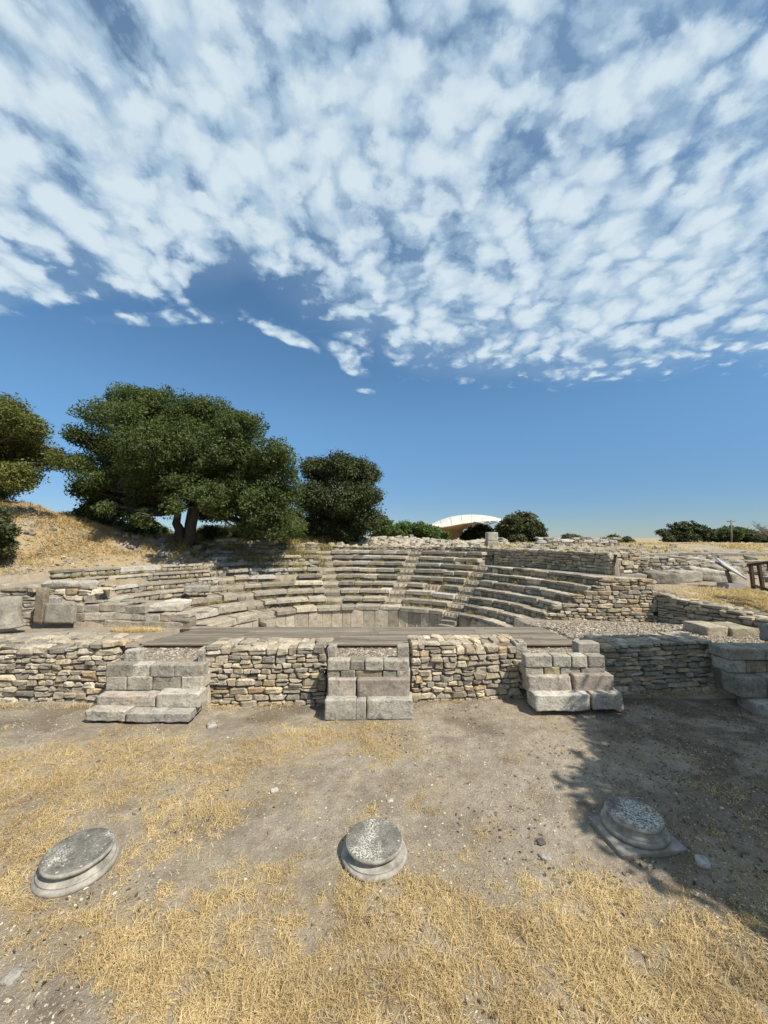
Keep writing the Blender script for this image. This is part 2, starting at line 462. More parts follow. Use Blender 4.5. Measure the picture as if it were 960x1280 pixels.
# ------------------------------------------------------------------ object helpers
def empty(name, loc, label, cat, group=None, rotz=0):
    o = bpy.data.objects.new(name, None); COL.objects.link(o)
    o.empty_display_size = .2
    o.location = loc; o.rotation_euler = (0, 0, rotz)
    o['label'] = label; o['category'] = cat
    if group: o['group'] = group
    return o
def link(name, me, parent=None, loc=(0, 0, 0), rot=(0, 0, 0), scale=(1, 1, 1), color=None, matl=None):
    o = bpy.data.objects.new(name, me); COL.objects.link(o)
    loc = Vector(loc)
    if parent is not None:
        o.parent = parent
        top = parent
        while top.parent is not None: top = top.parent
        base = Vector(top.location)
        q = parent
        while q.parent is not None:
            base = base + Vector(q.location); q = q.parent
        loc = loc - base
    o.location = loc; o.rotation_euler = rot; o.scale = scale
    if color is not None: o.color = (*color, 1)
    return o
def tag(o, label, cat, group=None):
    o['label'] = label; o['category'] = cat
    if group: o['group'] = group
    return o
def arrays_mesh(name, V, F, material, smooth=False, tone=None, layer='tone'):
    V = np.asarray(V, np.float32); F = np.asarray(F, np.int32)
    me = bpy.data.meshes.new(name)
    me.vertices.add(len(V)); me.vertices.foreach_set('co', V.ravel())
    nf, nv = F.shape
    me.loops.add(nf * nv); me.loops.foreach_set('vertex_index', F.ravel())
    me.polygons.add(nf)
    me.polygons.foreach_set('loop_start', np.arange(0, nf * nv, nv, dtype=np.int32))
    me.polygons.foreach_set('loop_total', np.full(nf, nv, np.int32))
    me.polygons.foreach_set('use_smooth', np.full(nf, smooth))
    me.update(calc_edges=True)
    if tone is not None:
        a = me.color_attributes.new(layer, 'FLOAT_COLOR', 'POINT')
        t = np.asarray(tone, np.float32)
        if t.ndim == 1: t = np.stack([t, t, t, np.ones_like(t)], 1)
        a.data.foreach_set('color', t.ravel())
    me.materials.append(material)
    return me

# ------------------------------------------------------------------ stone meshes
def chamfer_box(seed, cx=.1, cy=.1, cz=.12, jit=.04, taper=.08):
    """unit box (+-1) with chamfered edges, 24 verts / 44 tris, irregular"""
    r = random.Random(seed)
    V = []; idx = {}
    tx, tz = r.uniform(-taper, taper), r.uniform(-taper, taper)
    cor = {}
    for sx in (-1, 1):
        for sy in (-1, 1):
            for sz in (-1, 1):
                cor[sx, sy, sz] = Vector([r.uniform(-jit, jit) for _ in range(3)]) + Vector((sz * tx * sx * .5, 0, sx * tz * .5 * sz))
                cj = [r.uniform(.6, 1.5) for _ in range(3)]
                for ax in range(3):
                    c = [cx * cj[0], cy * cj[1], cz * cj[2]]; c[ax] = 0
                    p = Vector((sx * (1 - c[0]), sy * (1 - c[1]), sz * (1 - c[2]))) + cor[sx, sy, sz]
                    idx[sx, sy, sz, ax] = len(V); V.append(p)
    F = []
    S = (-1, 1)
    for ax in range(3):
        a, b = [i for i in range(3) if i != ax]
        for s in S:
            q = []
            for (u, v) in ((-1, -1), (1, -1), (1, 1), (-1, 1)):
                k = [0, 0, 0]; k[ax] = s; k[a] = u; k[b] = v
                q.append(idx[k[0], k[1], k[2], ax])
            F.append(q)
    for ax in range(3):      # edge quads along axis ax
        a, b = [i for i in range(3) if i != ax]
        for u in S:
            for v in S:
                k1 = [0, 0, 0]; k2 = [0, 0, 0]
                k1[ax] = -1; k2[ax] = 1
                for k in (k1, k2): k[a] = u; k[b] = v
                F.append([idx[(*k1, a)], idx[(*k2, a)], idx[(*k2, b)], idx[(*k1, b)]])
    for sx in S:
        for sy in S:
            for sz in S:
                F.append([idx[sx, sy, sz, 0], idx[sx, sy, sz, 1], idx[sx, sy, sz, 2]])
    return V, F
def stone_mesh(name, V, F, material, smooth=False):
    bm = bmesh.new()
    vs = [bm.verts.new(v) for v in V]
    for f in F:
        try: bm.faces.new([vs[i] for i in f])
        except ValueError: pass
    bmesh.ops.recalc_face_normals(bm, faces=bm.faces)
    if smooth:
        for f in bm.faces: f.smooth = True
    me = bpy.data.meshes.new(name); bm.to_mesh(me); bm.free()
    me.materials.append(material)
    return me
RUB = [stone_mesh('stone', *chamfer_box(100 + i, random.uniform(.14, .34), .25, random.uniform(.22, .48), .11, .30), M['stone']) for i in range(28)]
BLK = [stone_mesh('block', *chamfer_box(200 + i, random.uniform(.03, .09), .08, random.uniform(.12, .26), .045, .09), M['stone']) for i in range(16)]
MBK = [stone_mesh('marble_block', *chamfer_box(300 + i, .03, .03, .07, .02, .03), M['marble']) for i in range(8)]

def lump_mesh(seed, w, d, h, cuts=7, amp=.02, material=None, round_=.03):
    """larger worked block at real size: subdivided box with eroded edges"""
    bm = bmesh.new()
    bmesh.ops.create_cube(bm, size=1)
    nx = max(2, int(w / .06)); 
    bmesh.ops.subdivide_edges(bm, edges=bm.edges[:], cuts=cuts, use_grid_fill=True)
    rr = random.Random(seed); off = Vector((rr.uniform(0, 90), rr.uniform(0, 90), rr.uniform(0, 90)))
    from mathutils import noise as mn
    for v in bm.verts:
        p = Vector((v.co.x * w, v.co.y * d, v.co.z * h))
        # rounding
        hx, hy, hz = w / 2, d / 2, h / 2
        q = Vector((max(abs(p.x) - hx + round_, 0), max(abs(p.y) - hy + round_, 0), max(abs(p.z) - hz + round_, 0)))
        if q.length > round_:
            s = round_ / q.length
            p = Vector((math.copysign(min(abs(p.x), hx - round_) + q.x * s, p.x), math.copysign(min(abs(p.y), hy - round_) + q.y * s, p.y), math.copysign(min(abs(p.z), hz - round_) + q.z * s, p.z)))
        e = (q.length / round_) if round_ else 0
        n1 = mn.noise_vector(p * 3 + off) * amp * .8 + mn.noise_vector(p * 9 + off) * amp * .6 + mn.noise_vector(p * 23 + off) * amp * .35
        n1 += (mn.noise_vector(p * 7 - off) * amp * .9) * max(0, e - .8)
        v.co = p + n1
    for f in bm.faces: f.smooth = True
    me = bpy.data.meshes.new('block'); bm.to_mesh(me); bm.free()
    me.materials.append(material or M['stone'])
    return me

BEIGE = [(.43, .365, .265), (.48, .41, .30), (.38, .325, .235), (.50, .42, .285), (.35, .31, .24), (.45, .39, .305), (.53, .465, .355), (.32, .27, .20), (.46, .35, .22)]
GREYS = [(.35, .315, .25), (.30, .268, .21), (.40, .355, .28), (.25, .225, .178), (.44, .395, .31), (.37, .32, .24), (.32, .292, .24)]
PINK = [(.40, .32, .27), (.44, .36, .31), (.38, .31, .27)]
PALE = [(.46, .44, .39), (.50, .475, .42), (.42, .40, .355)]
def pick(pal, r=random):
    c = r.choice(pal); f = r.uniform(.86, 1.14)
    return tuple(v * f for v in c)

class Path:
    def __init__(s, pts):
        s.p = [Vector((a, b)) for a, b in pts]
        s.c = [0]
        for a, b in zip(s.p, s.p[1:]): s.c.append(s.c[-1] + (b - a).length)
        s.L = s.c[-1]
    def at(s, t):
        t = max(0, min(s.L - 1e-6, t))
        for i in range(len(s.p) - 1):
            if t <= s.c[i + 1]:
                d = (s.p[i + 1] - s.p[i]).normalized()
                return s.p[i] + d * (t - s.c[i]), d
        return s.p[-1], (s.p[-1] - s.p[-2]).normalized()

def core_mesh(path, bz, tz, back0, thick, step=.3):
    n = max(2, int(path.L / step) + 1)
    V, F = [], []
    for i in range(n + 1):
        t = .12 + (path.L - .24) * i / n
        p, d = path.at(t)
        nr = Vector((-d.y, d.x))     # back side (left of travel)
        a = p + nr * back0; b_ = p + nr * (back0 + thick)
        z0, z1 = bz(t) - .25, tz(t)
        V += [(a.x, a.y, z0), (a.x, a.y, z1), (b_.x, b_.y, z1), (b_.x, b_.y, z0)]
    for i in range(n):
        o = i * 4; q = o + 4
        for j in range(4):
            F.append([o + j, o + (j + 1) % 4, q + (j + 1) % 4, q + j])
    F.append([0, 1, 2, 3]); F.append([n * 4 + 3, n * 4 + 2, n * 4 + 1, n * 4])
    return V, F

def wall(name, label, pts, base, top, crs=(.07, .15), ws=(.14, .40), depth=.24, thick=.45, pal=BEIGE, group=None, meshes=None,
         seed=0, cap=True, cat='wall', part='stone', inset=.07, limit=290, batter=0.0, capw=(.2, .42), topdrop=.05, split=.28, stepped=False):
    """dry stone wall; travel direction has the visible face on its right hand"""
    r = random.Random(seed * 77 + 5)
    meshes = meshes or RUB
    path = Path(pts)
    bz = base if callable(base) else (lambda t: base)
    tz = top if callable(top) else (lambda t: top)
    p0, d0 = path.at(path.L / 2)
    root = empty(name, (p0.x, p0.y, bz(path.L / 2)), label, cat, group)
    cnt = 0; extra = []
    def put(t, z, w, h, dep, off, tilt=.065, pl=None):
        nonlocal cnt
        p, d = path.at(t)
        nr = Vector((-d.y, d.x))
        c = p + nr * (off + dep / 2)
        ang = math.atan2(d.y, d.x)
        me = r.choice(meshes)
        rot = (r.uniform(-tilt, tilt), r.uniform(-tilt, tilt), ang + r.uniform(-tilt, tilt) + (math.pi if r.random() < .5 else 0))
        scl = (w / 2, dep / 2, h / 2)
        col = pick(pl or pal, r)
        if cnt < limit:
            link(part, me, root, (c.x, c.y, z), rot, scl, col)
        else:
            extra.append((me, (c.x, c.y, z), rot, scl, col))
        cnt += 1
    zmin = min(bz(path.L * i / 20) for i in range(21)) - .02
    zmax = max(tz(path.L * i / 60) for i in range(61))
    z = zmin
    ph = r.uniform(0, 6)
    while z < zmax - .03:
        h = r.uniform(*crs)
        t = -r.uniform(0, ws[0])
        while t < path.L:
            w = r.uniform(*ws) * (1.15 if h > (crs[0] + crs[1]) / 2 else .9)
            tm = t + w / 2
            if tm > path.L + w * .15: break
            w_eff = min(w, path.L - t + .02)
            if t < 0: w_eff = min(w_eff, w + t + .03); tm = w_eff / 2
            else: tm = t + w_eff / 2
            zz = z + .022 * math.sin(tm * 2.3 + ph) + r.uniform(-.012, .012)
            zt = tz(tm); zb = bz(tm)
            if w_eff > ws[0] * .45 and zz + h * .5 > zb - .02 and zz + h * .45 < zt:
                hh = min(h, zt - zz + .03)
                hh = max(hh, .035)
                bo = batter * (zz - zb)
                if hh > crs[1] * .72 and r.random() < split:
                    f = r.uniform(.38, .62)
                    put(tm, zz + hh * f / 2, w_eff - .012, hh * f - .008, depth * r.uniform(.85, 1.1), r.uniform(-.018, .02) + bo)
                    put(tm, zz + hh * (1 + f) / 2, w_eff - .012, hh * (1 - f) - .008, depth * r.uniform(.85, 1.1), r.uniform(-.018, .02) + bo)
                else:
                    put(tm, zz + hh / 2, w_eff * 1.04 - r.uniform(.0, .03), hh * 1.06 - r.uniform(.0, .025), depth * r.uniform(.85, 1.15), r.uniform(-.025, .022) + bo)
            t += w
        z += h
    if cap:
        off = depth * .9
        while off < thick:
            cw = r.uniform(*capw); t = 0
            while t < path.L:
                w = r.uniform(*ws) * 1.1
                if t + w * .5 > path.L: break
                zt = tz(t + w / 2)
                put(t + w / 2, zt - .045 + r.uniform(-.02, .025), w - .012, .09, cw, off + r.uniform(-.02, .02), .07)
                t += w
            off += cw * .93
    V, F = core_mesh(path, bz, (lambda t: tz(t) - topdrop), inset, max(thick, depth) - inset)
    me = bpy.data.meshes.new('rubble_core'); me.from_pydata(V, [], F); me.materials.append(M['core'])
    link('rubble_core', me, root, (0, 0, 0)).location = -Vector(root.location)
    if extra:
        o = join_stones('small_stones', extra, root); o['kind'] = 'stuff'
    return root

def join_stones(name, items, root):
    V, F, T = [], [], []
    Vs = []; off = 0; cols = []
    for me, loc, rot, scl, col in items:
        mtx = Matrix.Translation(loc) @ Euler(rot).to_matrix().to_4x4() @ Matrix.Diagonal((*scl, 1))
        for v in me.vertices: V.append(mtx @ v.co)
        for p in me.polygons:
            F.append([off + i for i in p.vertices])
        off += len(me.vertices)
    me = bpy.data.meshes.new(name); me.from_pydata(V, [], F)
    me.materials.append(M['stone'])
    o = bpy.data.objects.new(name, me); COL.objects.link(o)
    o.color = (.36, .325, .26, 1)
    if root is not None:
        o.parent = root; o.location = -Vector(root.location)
    return o

# ------------------------------------------------------------------ ground sheet
def axis(lo, hi, dense, far_lo, far_hi, extra=()):
    segs = np.arange(lo, hi + 1e-6, dense)
    L = [segs]
    for a, b, s in extra: L.append(np.arange(a, b, s))
    x = hi; s = dense; up = []
    x = max(hi, max([b for a, b, _ in extra] + [hi])); s = .3
    while x < far_hi: x += s; s *= 1.17; up.append(x)
    x = min(lo, min([a for a, b, _ in extra] + [lo])); s = .3; dn = []
    while x > far_lo: x -= s; s *= 1.17; dn.append(x)
    return np.unique(np.round(np.concatenate(L + [up, dn]), 4))
DENS_BLOBS = []
def straw_density(x, y):
    """where the dry grass grows in the front yard"""
    d = np.zeros_like(x)
    def bl(px_, py_, rx, ry, w, rot=0):
        nonlocal d
        c = PZ(px_, py_, 0)
        dx = x - c.x; dy = y - c.y
        ca, sa = math.cos(rot), math.sin(rot)
        u = (dx * ca + dy * sa) / rx; v = (-dx * sa + dy * ca) / ry
        d = d + w * np.exp(-(u * u + v * v))
    bl(380, 930, 1.5, .45, 1.1); bl(170, 960, 1.9, .6, 1.0); bl(30, 960, 1.3, .8, 1.0); bl(440, 905, .9, .25, .7)
    bl(230, 1010, .8, .5, .6)
    bl(-60, 990, 1.6, 1.0, .8)
    bl(640, 948, .32, .12, .9)
    bl(150, 1150, .6, .25, .5); bl(60, 1150, .5, .3, .45); bl(180, 1060, .5, .3, .4)
    bl(250, 1190, .5, .35, .6); bl(380, 1200, .45, .45, .65); bl(340, 1090, .35, .25, .5)
    bl(430, 1110, .5, .25, .5); bl(520, 1170, .6, .35, .9)
    bl(640, 1180, .9, .40, .95); bl(800, 1190, .8, .45, 1.05); bl(760, 1120, .45, .22, .9); bl(880, 1250, .8, .5, .95); bl(560, 1250, 1.0, .4, .9); bl(120, 1200, 1.0, .35, .45); bl(30, 1090, .7, .5, .5); bl(200, 1110, .8, .3, .45); bl(330, 1150, .9, .35, .45)
    bl(420, 1270, .7, .35, .9); bl(800, 1270, 1.0, .35, 1.0)
    bl(260, 1270, .4, .3, .4); bl(960, 1200, .4, .3, .7)
    bare = 0
    c = PZ(90, 1255, 0); d = d - .6 * np.exp(-(((x - c.x) / .36) ** 2 + ((y - c.y) / .16) ** 2))
    n = fbm(x * 1.7, y * 1.7, 4, 31); n2 = fbm(x * 6, y * 6, 3, 37)
    n3 = fbm(x * 16, y * 16, 2, 41)
    d = d * (.20 + 1.45 * n) + (n - .5) * .9 + (n2 - .5) * 1.0 + (n3 - .5) * .4
    d = np.where(y > ystep(x) - .32, 0, d)
    d = d + .16 * ss(n, .4, .6) * (y < 4.9)
    return np.clip((d - .05) / 1.15, 0, 1)

def build_ground():
    xs = axis(-8.4, 8.4, .06, -900, 900, [(-18, -8.4, .16), (8.4, 18, .16)])
    ys = axis(2.0, 8.0, .05, -600, 1500, [(8.0, 26, .1), (-2, 2, .2), (26, 42, .3)])
    X, Y = np.meshgrid(xs, ys, indexing='xy')
    Z = terrain(X, Y)
    nx, ny = len(xs), len(ys)
    V = np.stack([X.ravel(), Y.ravel(), Z.ravel()], 1)
    i = np.arange(nx * ny).reshape(ny, nx)
    F = np.stack([i[:-1, :-1].ravel(), i[:-1, 1:].ravel(), i[1:, 1:].ravel(), i[1:, :-1].ravel()], 1)
    x, y = X.ravel(), Y.ravel()
    s = straw_density(x, y) * (y < 8) * .55
    up = (y > 12.5) & ((x < -9) | (x > 8.6) | (y > 24))
    nn = fbm(x * .35, y * .35, 4, 51)
    s = np.where(up, ss(nn, .46, .62) * .9, s)
    c = np.array([PD(900, 745, 12.0).x, 11.9])
    s = np.maximum(s, (x > 8.8) * np.exp(-(((x - 11.0) / 2.4) ** 2 + ((y - 11.2) / 1.2) ** 2)) * 1.2)
    m = np.exp(-(((x + 16.0) / 5.5) ** 2 + ((y - 17.2) / 2.6) ** 2)) * (y > 13) * 1.7 * ss(fbm(x * .9, y * .9, 4, 15), .3, .5)
    s = np.clip(np.maximum(s, m * .9), 0, 1)
    g = ((x > 3.9) & (y > ystep(x)) & (y < 12.4) & (x < 9)).astype(float) * (.85 * ss(fbm(x * 1.5, y * 1.5, 3, 61), .25, .45))
    notch = ((y > ystep(x) - .05) & (y < 9.6) & (x > -5.1) & (x <= 3.9)).astype(float)
    g = np.maximum(g, notch * .9)
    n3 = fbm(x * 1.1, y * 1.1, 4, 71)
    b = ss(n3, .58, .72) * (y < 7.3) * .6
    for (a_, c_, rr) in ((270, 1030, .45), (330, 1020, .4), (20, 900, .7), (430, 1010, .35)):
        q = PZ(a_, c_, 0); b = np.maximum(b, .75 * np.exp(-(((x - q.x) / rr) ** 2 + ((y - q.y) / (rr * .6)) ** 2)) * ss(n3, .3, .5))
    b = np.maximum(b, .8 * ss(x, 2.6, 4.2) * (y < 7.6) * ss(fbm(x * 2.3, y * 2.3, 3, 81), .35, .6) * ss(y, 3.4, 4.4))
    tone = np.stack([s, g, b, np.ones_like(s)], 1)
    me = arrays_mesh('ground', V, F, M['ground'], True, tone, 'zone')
    o = bpy.data.objects.new('ground', me); COL.objects.link(o)
    o['kind'] = 'structure'
build_ground()

# ------------------------------------------------------------------ front stage wall in pieces
FB = lambda t: -.10
def X_(px_, D, py_=850): return PD(px_, py_, D).x
def topz(py_, D): return PD(480, py_, D).z
def jag(a, amp=.02, f=1.7, ph=0):
    return lambda t: a + amp * math.sin(t * f + ph) + amp * .6 * math.sin(t * f * 2.7 + ph * 2)
Wd = [
 ('honey coloured dry stone wall at the far left, left of the left-hand steps', (-9.6, 7.42), (X_(140, 7.38), 7.36), .985, (.08, .15), (.15, .36), BEIGE + GREYS, 1),
 ('dry stone wall between the left-hand and the middle steps', (X_(254, 7.27), 7.27), (X_(407, 7.27), 7.27), .965, (.085, .155), (.12, .30), BEIGE + GREYS, 2),
 ('dry stone wall between the middle and the right-hand steps', (X_(514, 7.42), 7.40), (X_(658, 7.52), 7.52), .975, (.07, .14), (.11, .28), BEIGE + GREYS[:4], 3),
 ('partly shaded dry stone wall right of the right-hand steps', (X_(756, 7.7), 7.7), (X_(893, 7.9), 7.9), .93, (.06, .13), (.12, .36), BEIGE + GREYS, 4),
]
for lab, a, b_, tz_, cr, w_, pal, sd in Wd:
    wall('dry_stone_wall', lab, [a, b_], FB, jag(tz_, .018, 1.5, sd), cr, w_, .24, .52, pal, 'pieces of the front stage wall', seed=sd, capw=(.22, .34))

# the three sets of steps set into the wall --------------------------------------------------
def fblock(root, x0, x1, y0, y1, D, dep, color, me=None, rot=0.0, name='step_block', amp=.012, seed=0, rnd=.022):
    a = PD(x0, y0, D); b_ = PD(x1, y1, D)
    w = b_.x - a.x - .012; h = a.z - b_.z
    m_ = lump_mesh(seed or random.randint(1, 9999), w, dep, h, 14, amp, me or M['stone'], .016)
    return link(name, m_, root, ((a.x + b_.x) / 2, D + dep / 2, (a.z + b_.z) / 2), (0, 0, rot), (1, 1, 1), color)
def steps(label, rows, seed):
    random.seed(seed)
    c = rows[0]
    p = PD((c[0][0] + c[0][1]) / 2, c[0][3], c[0][4])
    root = empty('stone_steps', (p.x, p.y, 0), label, 'steps', 'stone steps in the front stage wall')
    for row in rows:
        for (x0, x1, y0, y1, D, dep, col, kind) in row:
            o = fblock(root, x0, x1, y0, y1, D, dep, col, M['marble'] if kind == 'm' else M['stone'], random.uniform(-.02, .02), amp=.016 if kind == 'r' else .010)
    return root
G1, G2, G3 = (.35, .325, .27), (.42, .39, .33), (.29, .268, .22)
P1, P2 = (.37, .32, .27), (.42, .37, .315)
WH = (.43, .41, .355)
steps('shallow left-hand stone steps with a tilted grey block and low slabs', [
    [(105, 157, 889, 902, 6.52, .46, G2, 'r'), (156, 236, 892, 903, 6.50, .46, WH, 'r')],
    [(120, 194, 870, 884, 6.74, .3, P2, 'r'), (195, 249, 867, 885, 6.72, .3, G2, 'm')],
    [(132, 158, 846, 863, 6.95, .42, G1, 's'), (158, 190, 846, 863, 6.94, .42, G1, 's'), (190, 226, 846, 863, 6.96, .42, G3, 's'), (226, 253, 846, 863, 6.94, .42, G2, 's')],
    [(132, 165, 831, 846.5, 6.95, .2, G3, 's'), (165, 187, 831, 846.5, 6.97, .2, G2, 's'), (187, 217, 831, 846.5, 6.95, .2, G1, 's'), (217, 254, 831, 846.5, 6.96, .2, G1, 's')],
    [(155, 173, 813, 831, 7.22, .2, G2, 'r'), (247, 255, 812, 831, 7.22, .25, G2, 's')],
], 21)
steps('middle stone steps of pinkish and white blocks, standing tallest', [
    [(405, 445, 875, 901, 6.70, .4, WH, 'm'), (445, 458, 876, 901, 6.71, .4, WH, 'm'), (458, 517, 875, 900, 6.70, .4, WH, 'r')],
    [(409, 445, 849, 878, 6.87, .3, P2, 'm'), (445.5, 513, 849, 878, 6.86, .3, P1, 'm')],
    [(409, 425, 838, 852, 6.97, .5, G1, 's'), (425, 444, 838, 852, 6.96, .5, G3, 's'), (444, 478, 838, 852, 6.98, .5, (.33, .28, .2), 's'), (478, 496, 838, 852, 6.97, .5, G1, 's'), (496, 513, 838, 852, 6.96, .5, G2, 's')],
    [(409, 437, 826, 838.5, 6.95, .22, G1, 's'), (437, 456, 826, 838.5, 6.97, .22, G3, 's'), (456, 479, 826, 838.5, 6.95, .22, G1, 's'), (479, 512, 826, 838.5, 6.96, .22, G2, 's')],
    [(409, 420, 808, 827, 7.25, .25, G2, 'r'), (496, 512, 808, 826, 7.25, .25, G1, 's')],
], 22)
steps('right-hand stone steps of pale pinkish blocks beside the tree shade', [
    [(668, 739, 869, 889, 6.84, .4, WH, 'r'), (740, 780, 867, 888, 6.88, .4, P2, 'r')],
    [(660, 715, 846, 867, 7.05, .3, P2, 'r'), (716, 768, 844, 866, 7.05, .3, P1, 'm')],
    [(656, 680, 834, 847, 7.17, .5, G1, 's'), (680, 701, 834, 847, 7.16, .5, (.34, .29, .18), 's'), (701, 726, 834, 847, 7.18, .5, G2, 's'), (726, 757, 834, 847, 7.17, .5, G1, 's')],
    [(656, 691, 820, 834.5, 7.15, .22, G2, 's'), (691, 715, 820, 834.5, 7.17, .22, G1, 's'), (715, 735, 820, 834.5, 7.15, .22, G2, 's'), (735, 757, 820, 834.5, 7.16, .22, G1, 's')],
    [(644, 660, 804, 824, 7.5, .35, G1, 'r'), (722, 751, 804, 821, 7.42, .25, G1, 's')],
], 23)
random.seed(5)
# shaded steps at the right edge ---------------------------------------------------
rt = empty('stone_steps', (6.9, 7.1, 0), 'steps in deep tree shade at the right edge of the photo', 'steps', 'stone steps in the front stage wall')
def wb(root, x0, x1, y0, y1, z0, z1, col, mt='stone', rot=0, name='step_block', amp=.012, rnd=.022, cuts=8):
    m_ = lump_mesh(random.randint(1, 9999), x1 - x0 - .01, y1 - y0, z1 - z0, cuts, amp, M[mt], rnd)
    return link(name, m_, root, ((x0 + x1) / 2, (y0 + y1) / 2, (z0 + z1) / 2), (0, 0, rot), (1, 1, 1), col)
wb(rt, 6.4, 7.1, 7.3, 7.75, .72, .93, G3); wb(rt, 7.1, 7.8, 7.3, 7.75, .72, .93, G1)
wb(rt, 6.4, 6.75, 7.32, 7.7, .48, .72, G1); wb(rt, 6.75, 7.15, 7.33, 7.7, .48, .70, (.36, .29, .19)); wb(rt, 7.15, 7.8, 7.33, 7.9, .48, .7, G3)
wb(rt, 6.4, 6.9, 7.08, 7.5, .12, .48, G3); wb(rt, 6.9, 7.9, 7.02, 7.5, .13, .49, G1)
wb(rt, 6.5, 7.3, 6.8, 7.3, -.12, .12, G2, rot=-.1); wb(rt, 7.3, 8.2, 6.75, 7.3, -.08, .14, G1)

# ------------------------------------------------------------------ deck
def build_deck():
    z = .80; t = .035
    root = empty('wooden_deck', (-.6, 8.9, .7), 'long weathered grey plank deck lying behind the front stage wall', 'deck')
    r = random.Random(3)
    ya, yb = 8.12, 9.66
    n = 11; w = (yb - ya) / n
    me = {}
    for i in range(n):
        y = ya + (i + .5) * w
        f = i / (n - 1)
        x0 = -5.08 + .55 * f; x1 = 4.0 - .1 * f
        x = x0; first = True
        while x < x1 - .05:
            L = r.uniform(1.9, 2.9)
            if first: L *= r.uniform(.4, 1)
            first = False
            e = min(x + L, x1)
            if x1 - e < .5: e = x1
            V, F = chamfer_box(r.randint(1, 999), .002, .04, .12, .0, 0)
            m_ = MBX[r.randint(0, 5)]
            link('plank', m_, root, ((x + e) / 2, y, z - t / 2 + r.uniform(-.003, .003)), (0, 0, 0), ((e - x) / 2 - .004, w / 2 - .006, t / 2))
            x = e
    for yb_ in (ya + .06, yb - .06):
        link('beam', MDK, root, (-.55, yb_, z - t - .075), (0, 0, 0), (4.45, .035, .07))
    x = -4.6
    while x < 3.9:
        link('joist', MDK, root, (x, (ya + yb) / 2, z - t - .07), (0, 0, 0), (.03, .68, .06)); x += 1.2
MBX = [stone_mesh('plank', *chamfer_box(900 + i, .003, .05, .14, .0, 0), M['plank']) for i in range(6)]
MDK = stone_mesh('timber', *chamfer_box(950, .01, .05, .05, .0, 0), M['darkwood'])
build_deck()

# ------------------------------------------------------------------ cavea wedges
def arc_pt(k, th, dr=0.0):
    c, R = circ(k)
    return Vector((c[0] + (R + dr) * math.sin(th), c[1] + (R + dr) * math.cos(th)))
def tread(th):
    return DR + VK[0] * math.sin(th) + VK[1] * math.cos(th)
def th_at_y(k, y, side):
    c, R = circ(k)
    v = max(-1, min(1, (y - c[1]) / R))
    return side * math.acos(v)

def wedge(name, label, rows, lens, seed, style='block', pal=GREYS + PALE[2:] + [(.42, .385, .31)]):
    r = random.Random(seed)
    k0, a0, b0 = rows[len(rows) // 2]
    m = arc_pt(k0, (a0 + b0) / 2)
    root = empty(name, (m.x, m.y, zrow(k0)), label, 'seating', 'wedges of stone seats round the orchestra')
    for k, ta, tb in rows:
        c, R = circ(k); th = ta
        while th < tb - .01:
            L = r.uniform(*lens)
            dth = L / R
            if tb - th - dth < lens[0] * .5 / R: dth = tb - th
            e = min(th + dth, tb); mid = (th + e) / 2; w = (e - th) * R
            tr = tread(mid)
            z = zrow(k) + r.uniform(-.032, .014)
            if k > 1 and style == 'block' and r.random() < .03:
                th = e; continue
            if style == 'block' or (style == 'slab' and k < 3):
                hb = r.uniform(.15, .185) if style == 'block' else .268
                dep = min(tr + .04, .72)
                p = arc_pt(k, mid, dep / 2 + r.uniform(-.05, .03))
                link('seat_block', r.choice(BLK), root, (p.x, p.y, z - hb / 2), (r.uniform(-.015, .015), r.uniform(-.02, .02), -mid + r.uniform(-.012, .012)),
                     (w / 2 - .006, dep / 2, hb / 2), pick(pal if style == 'block' else PALE + GREYS[:3], r))
                if k > 0:
                    hr = DZ - hb + .04
                    t2 = th
                    while t2 < e - .01:
                        w2 = r.uniform(.28, .6); e2 = min(t2 + w2 / R, e)
                        p = arc_pt(k, (t2 + e2) / 2, .2 + (.15 if style == 'block' else .085) + r.uniform(-.01, .03))
                        link('riser_stone', r.choice(BLK), root, (p.x, p.y, z - hb - hr / 2 + .005), (0, 0, -(t2 + e2) / 2), ((e2 - t2) * R / 2 - .004, .2, hr / 2), pick(pal, r))
                        t2 = e2
            else:
                hb = r.uniform(.07, .11)
                dep = min(tr + .03, .95 if style == 'slab' and k < 3 else .42)
                p = arc_pt(k, mid, dep / 2 + r.uniform(-.02, .02))
                if r.random() < .18:
                    hb = .21
                link('seat_slab', r.choice(BLK), root, (p.x, p.y, z - hb / 2), (r.uniform(-.02, .02), r.uniform(-.02, .02), -mid + r.uniform(-.02, .02)),
                     (w / 2 - .005, dep / 2, hb / 2), pick(PALE + GREYS if style == 'slab' else pal, r))
                t2 = th; hr = DZ - hb + .02
                while t2 < e - .004:
                    w2 = r.uniform(.16, .4); e2 = min(t2 + w2 / R, e)
                    if e - e2 < .08 / R: e2 = e
                    p = arc_pt(k, (t2 + e2) / 2, .13 + .045 + r.uniform(-.015, .02))
                    link('riser_stone', r.choice(RUB), root, (p.x, p.y, z - hb - hr / 2 + .006), (0, 0, -(t2 + e2) / 2 + r.uniform(-.03, .03)), ((e2 - t2) * R / 2 - .004, .14, hr / 2), pick(GREYS + PALE[:1] + BEIGE[:1], r))
                    t2 = e2
            th = e
    return root

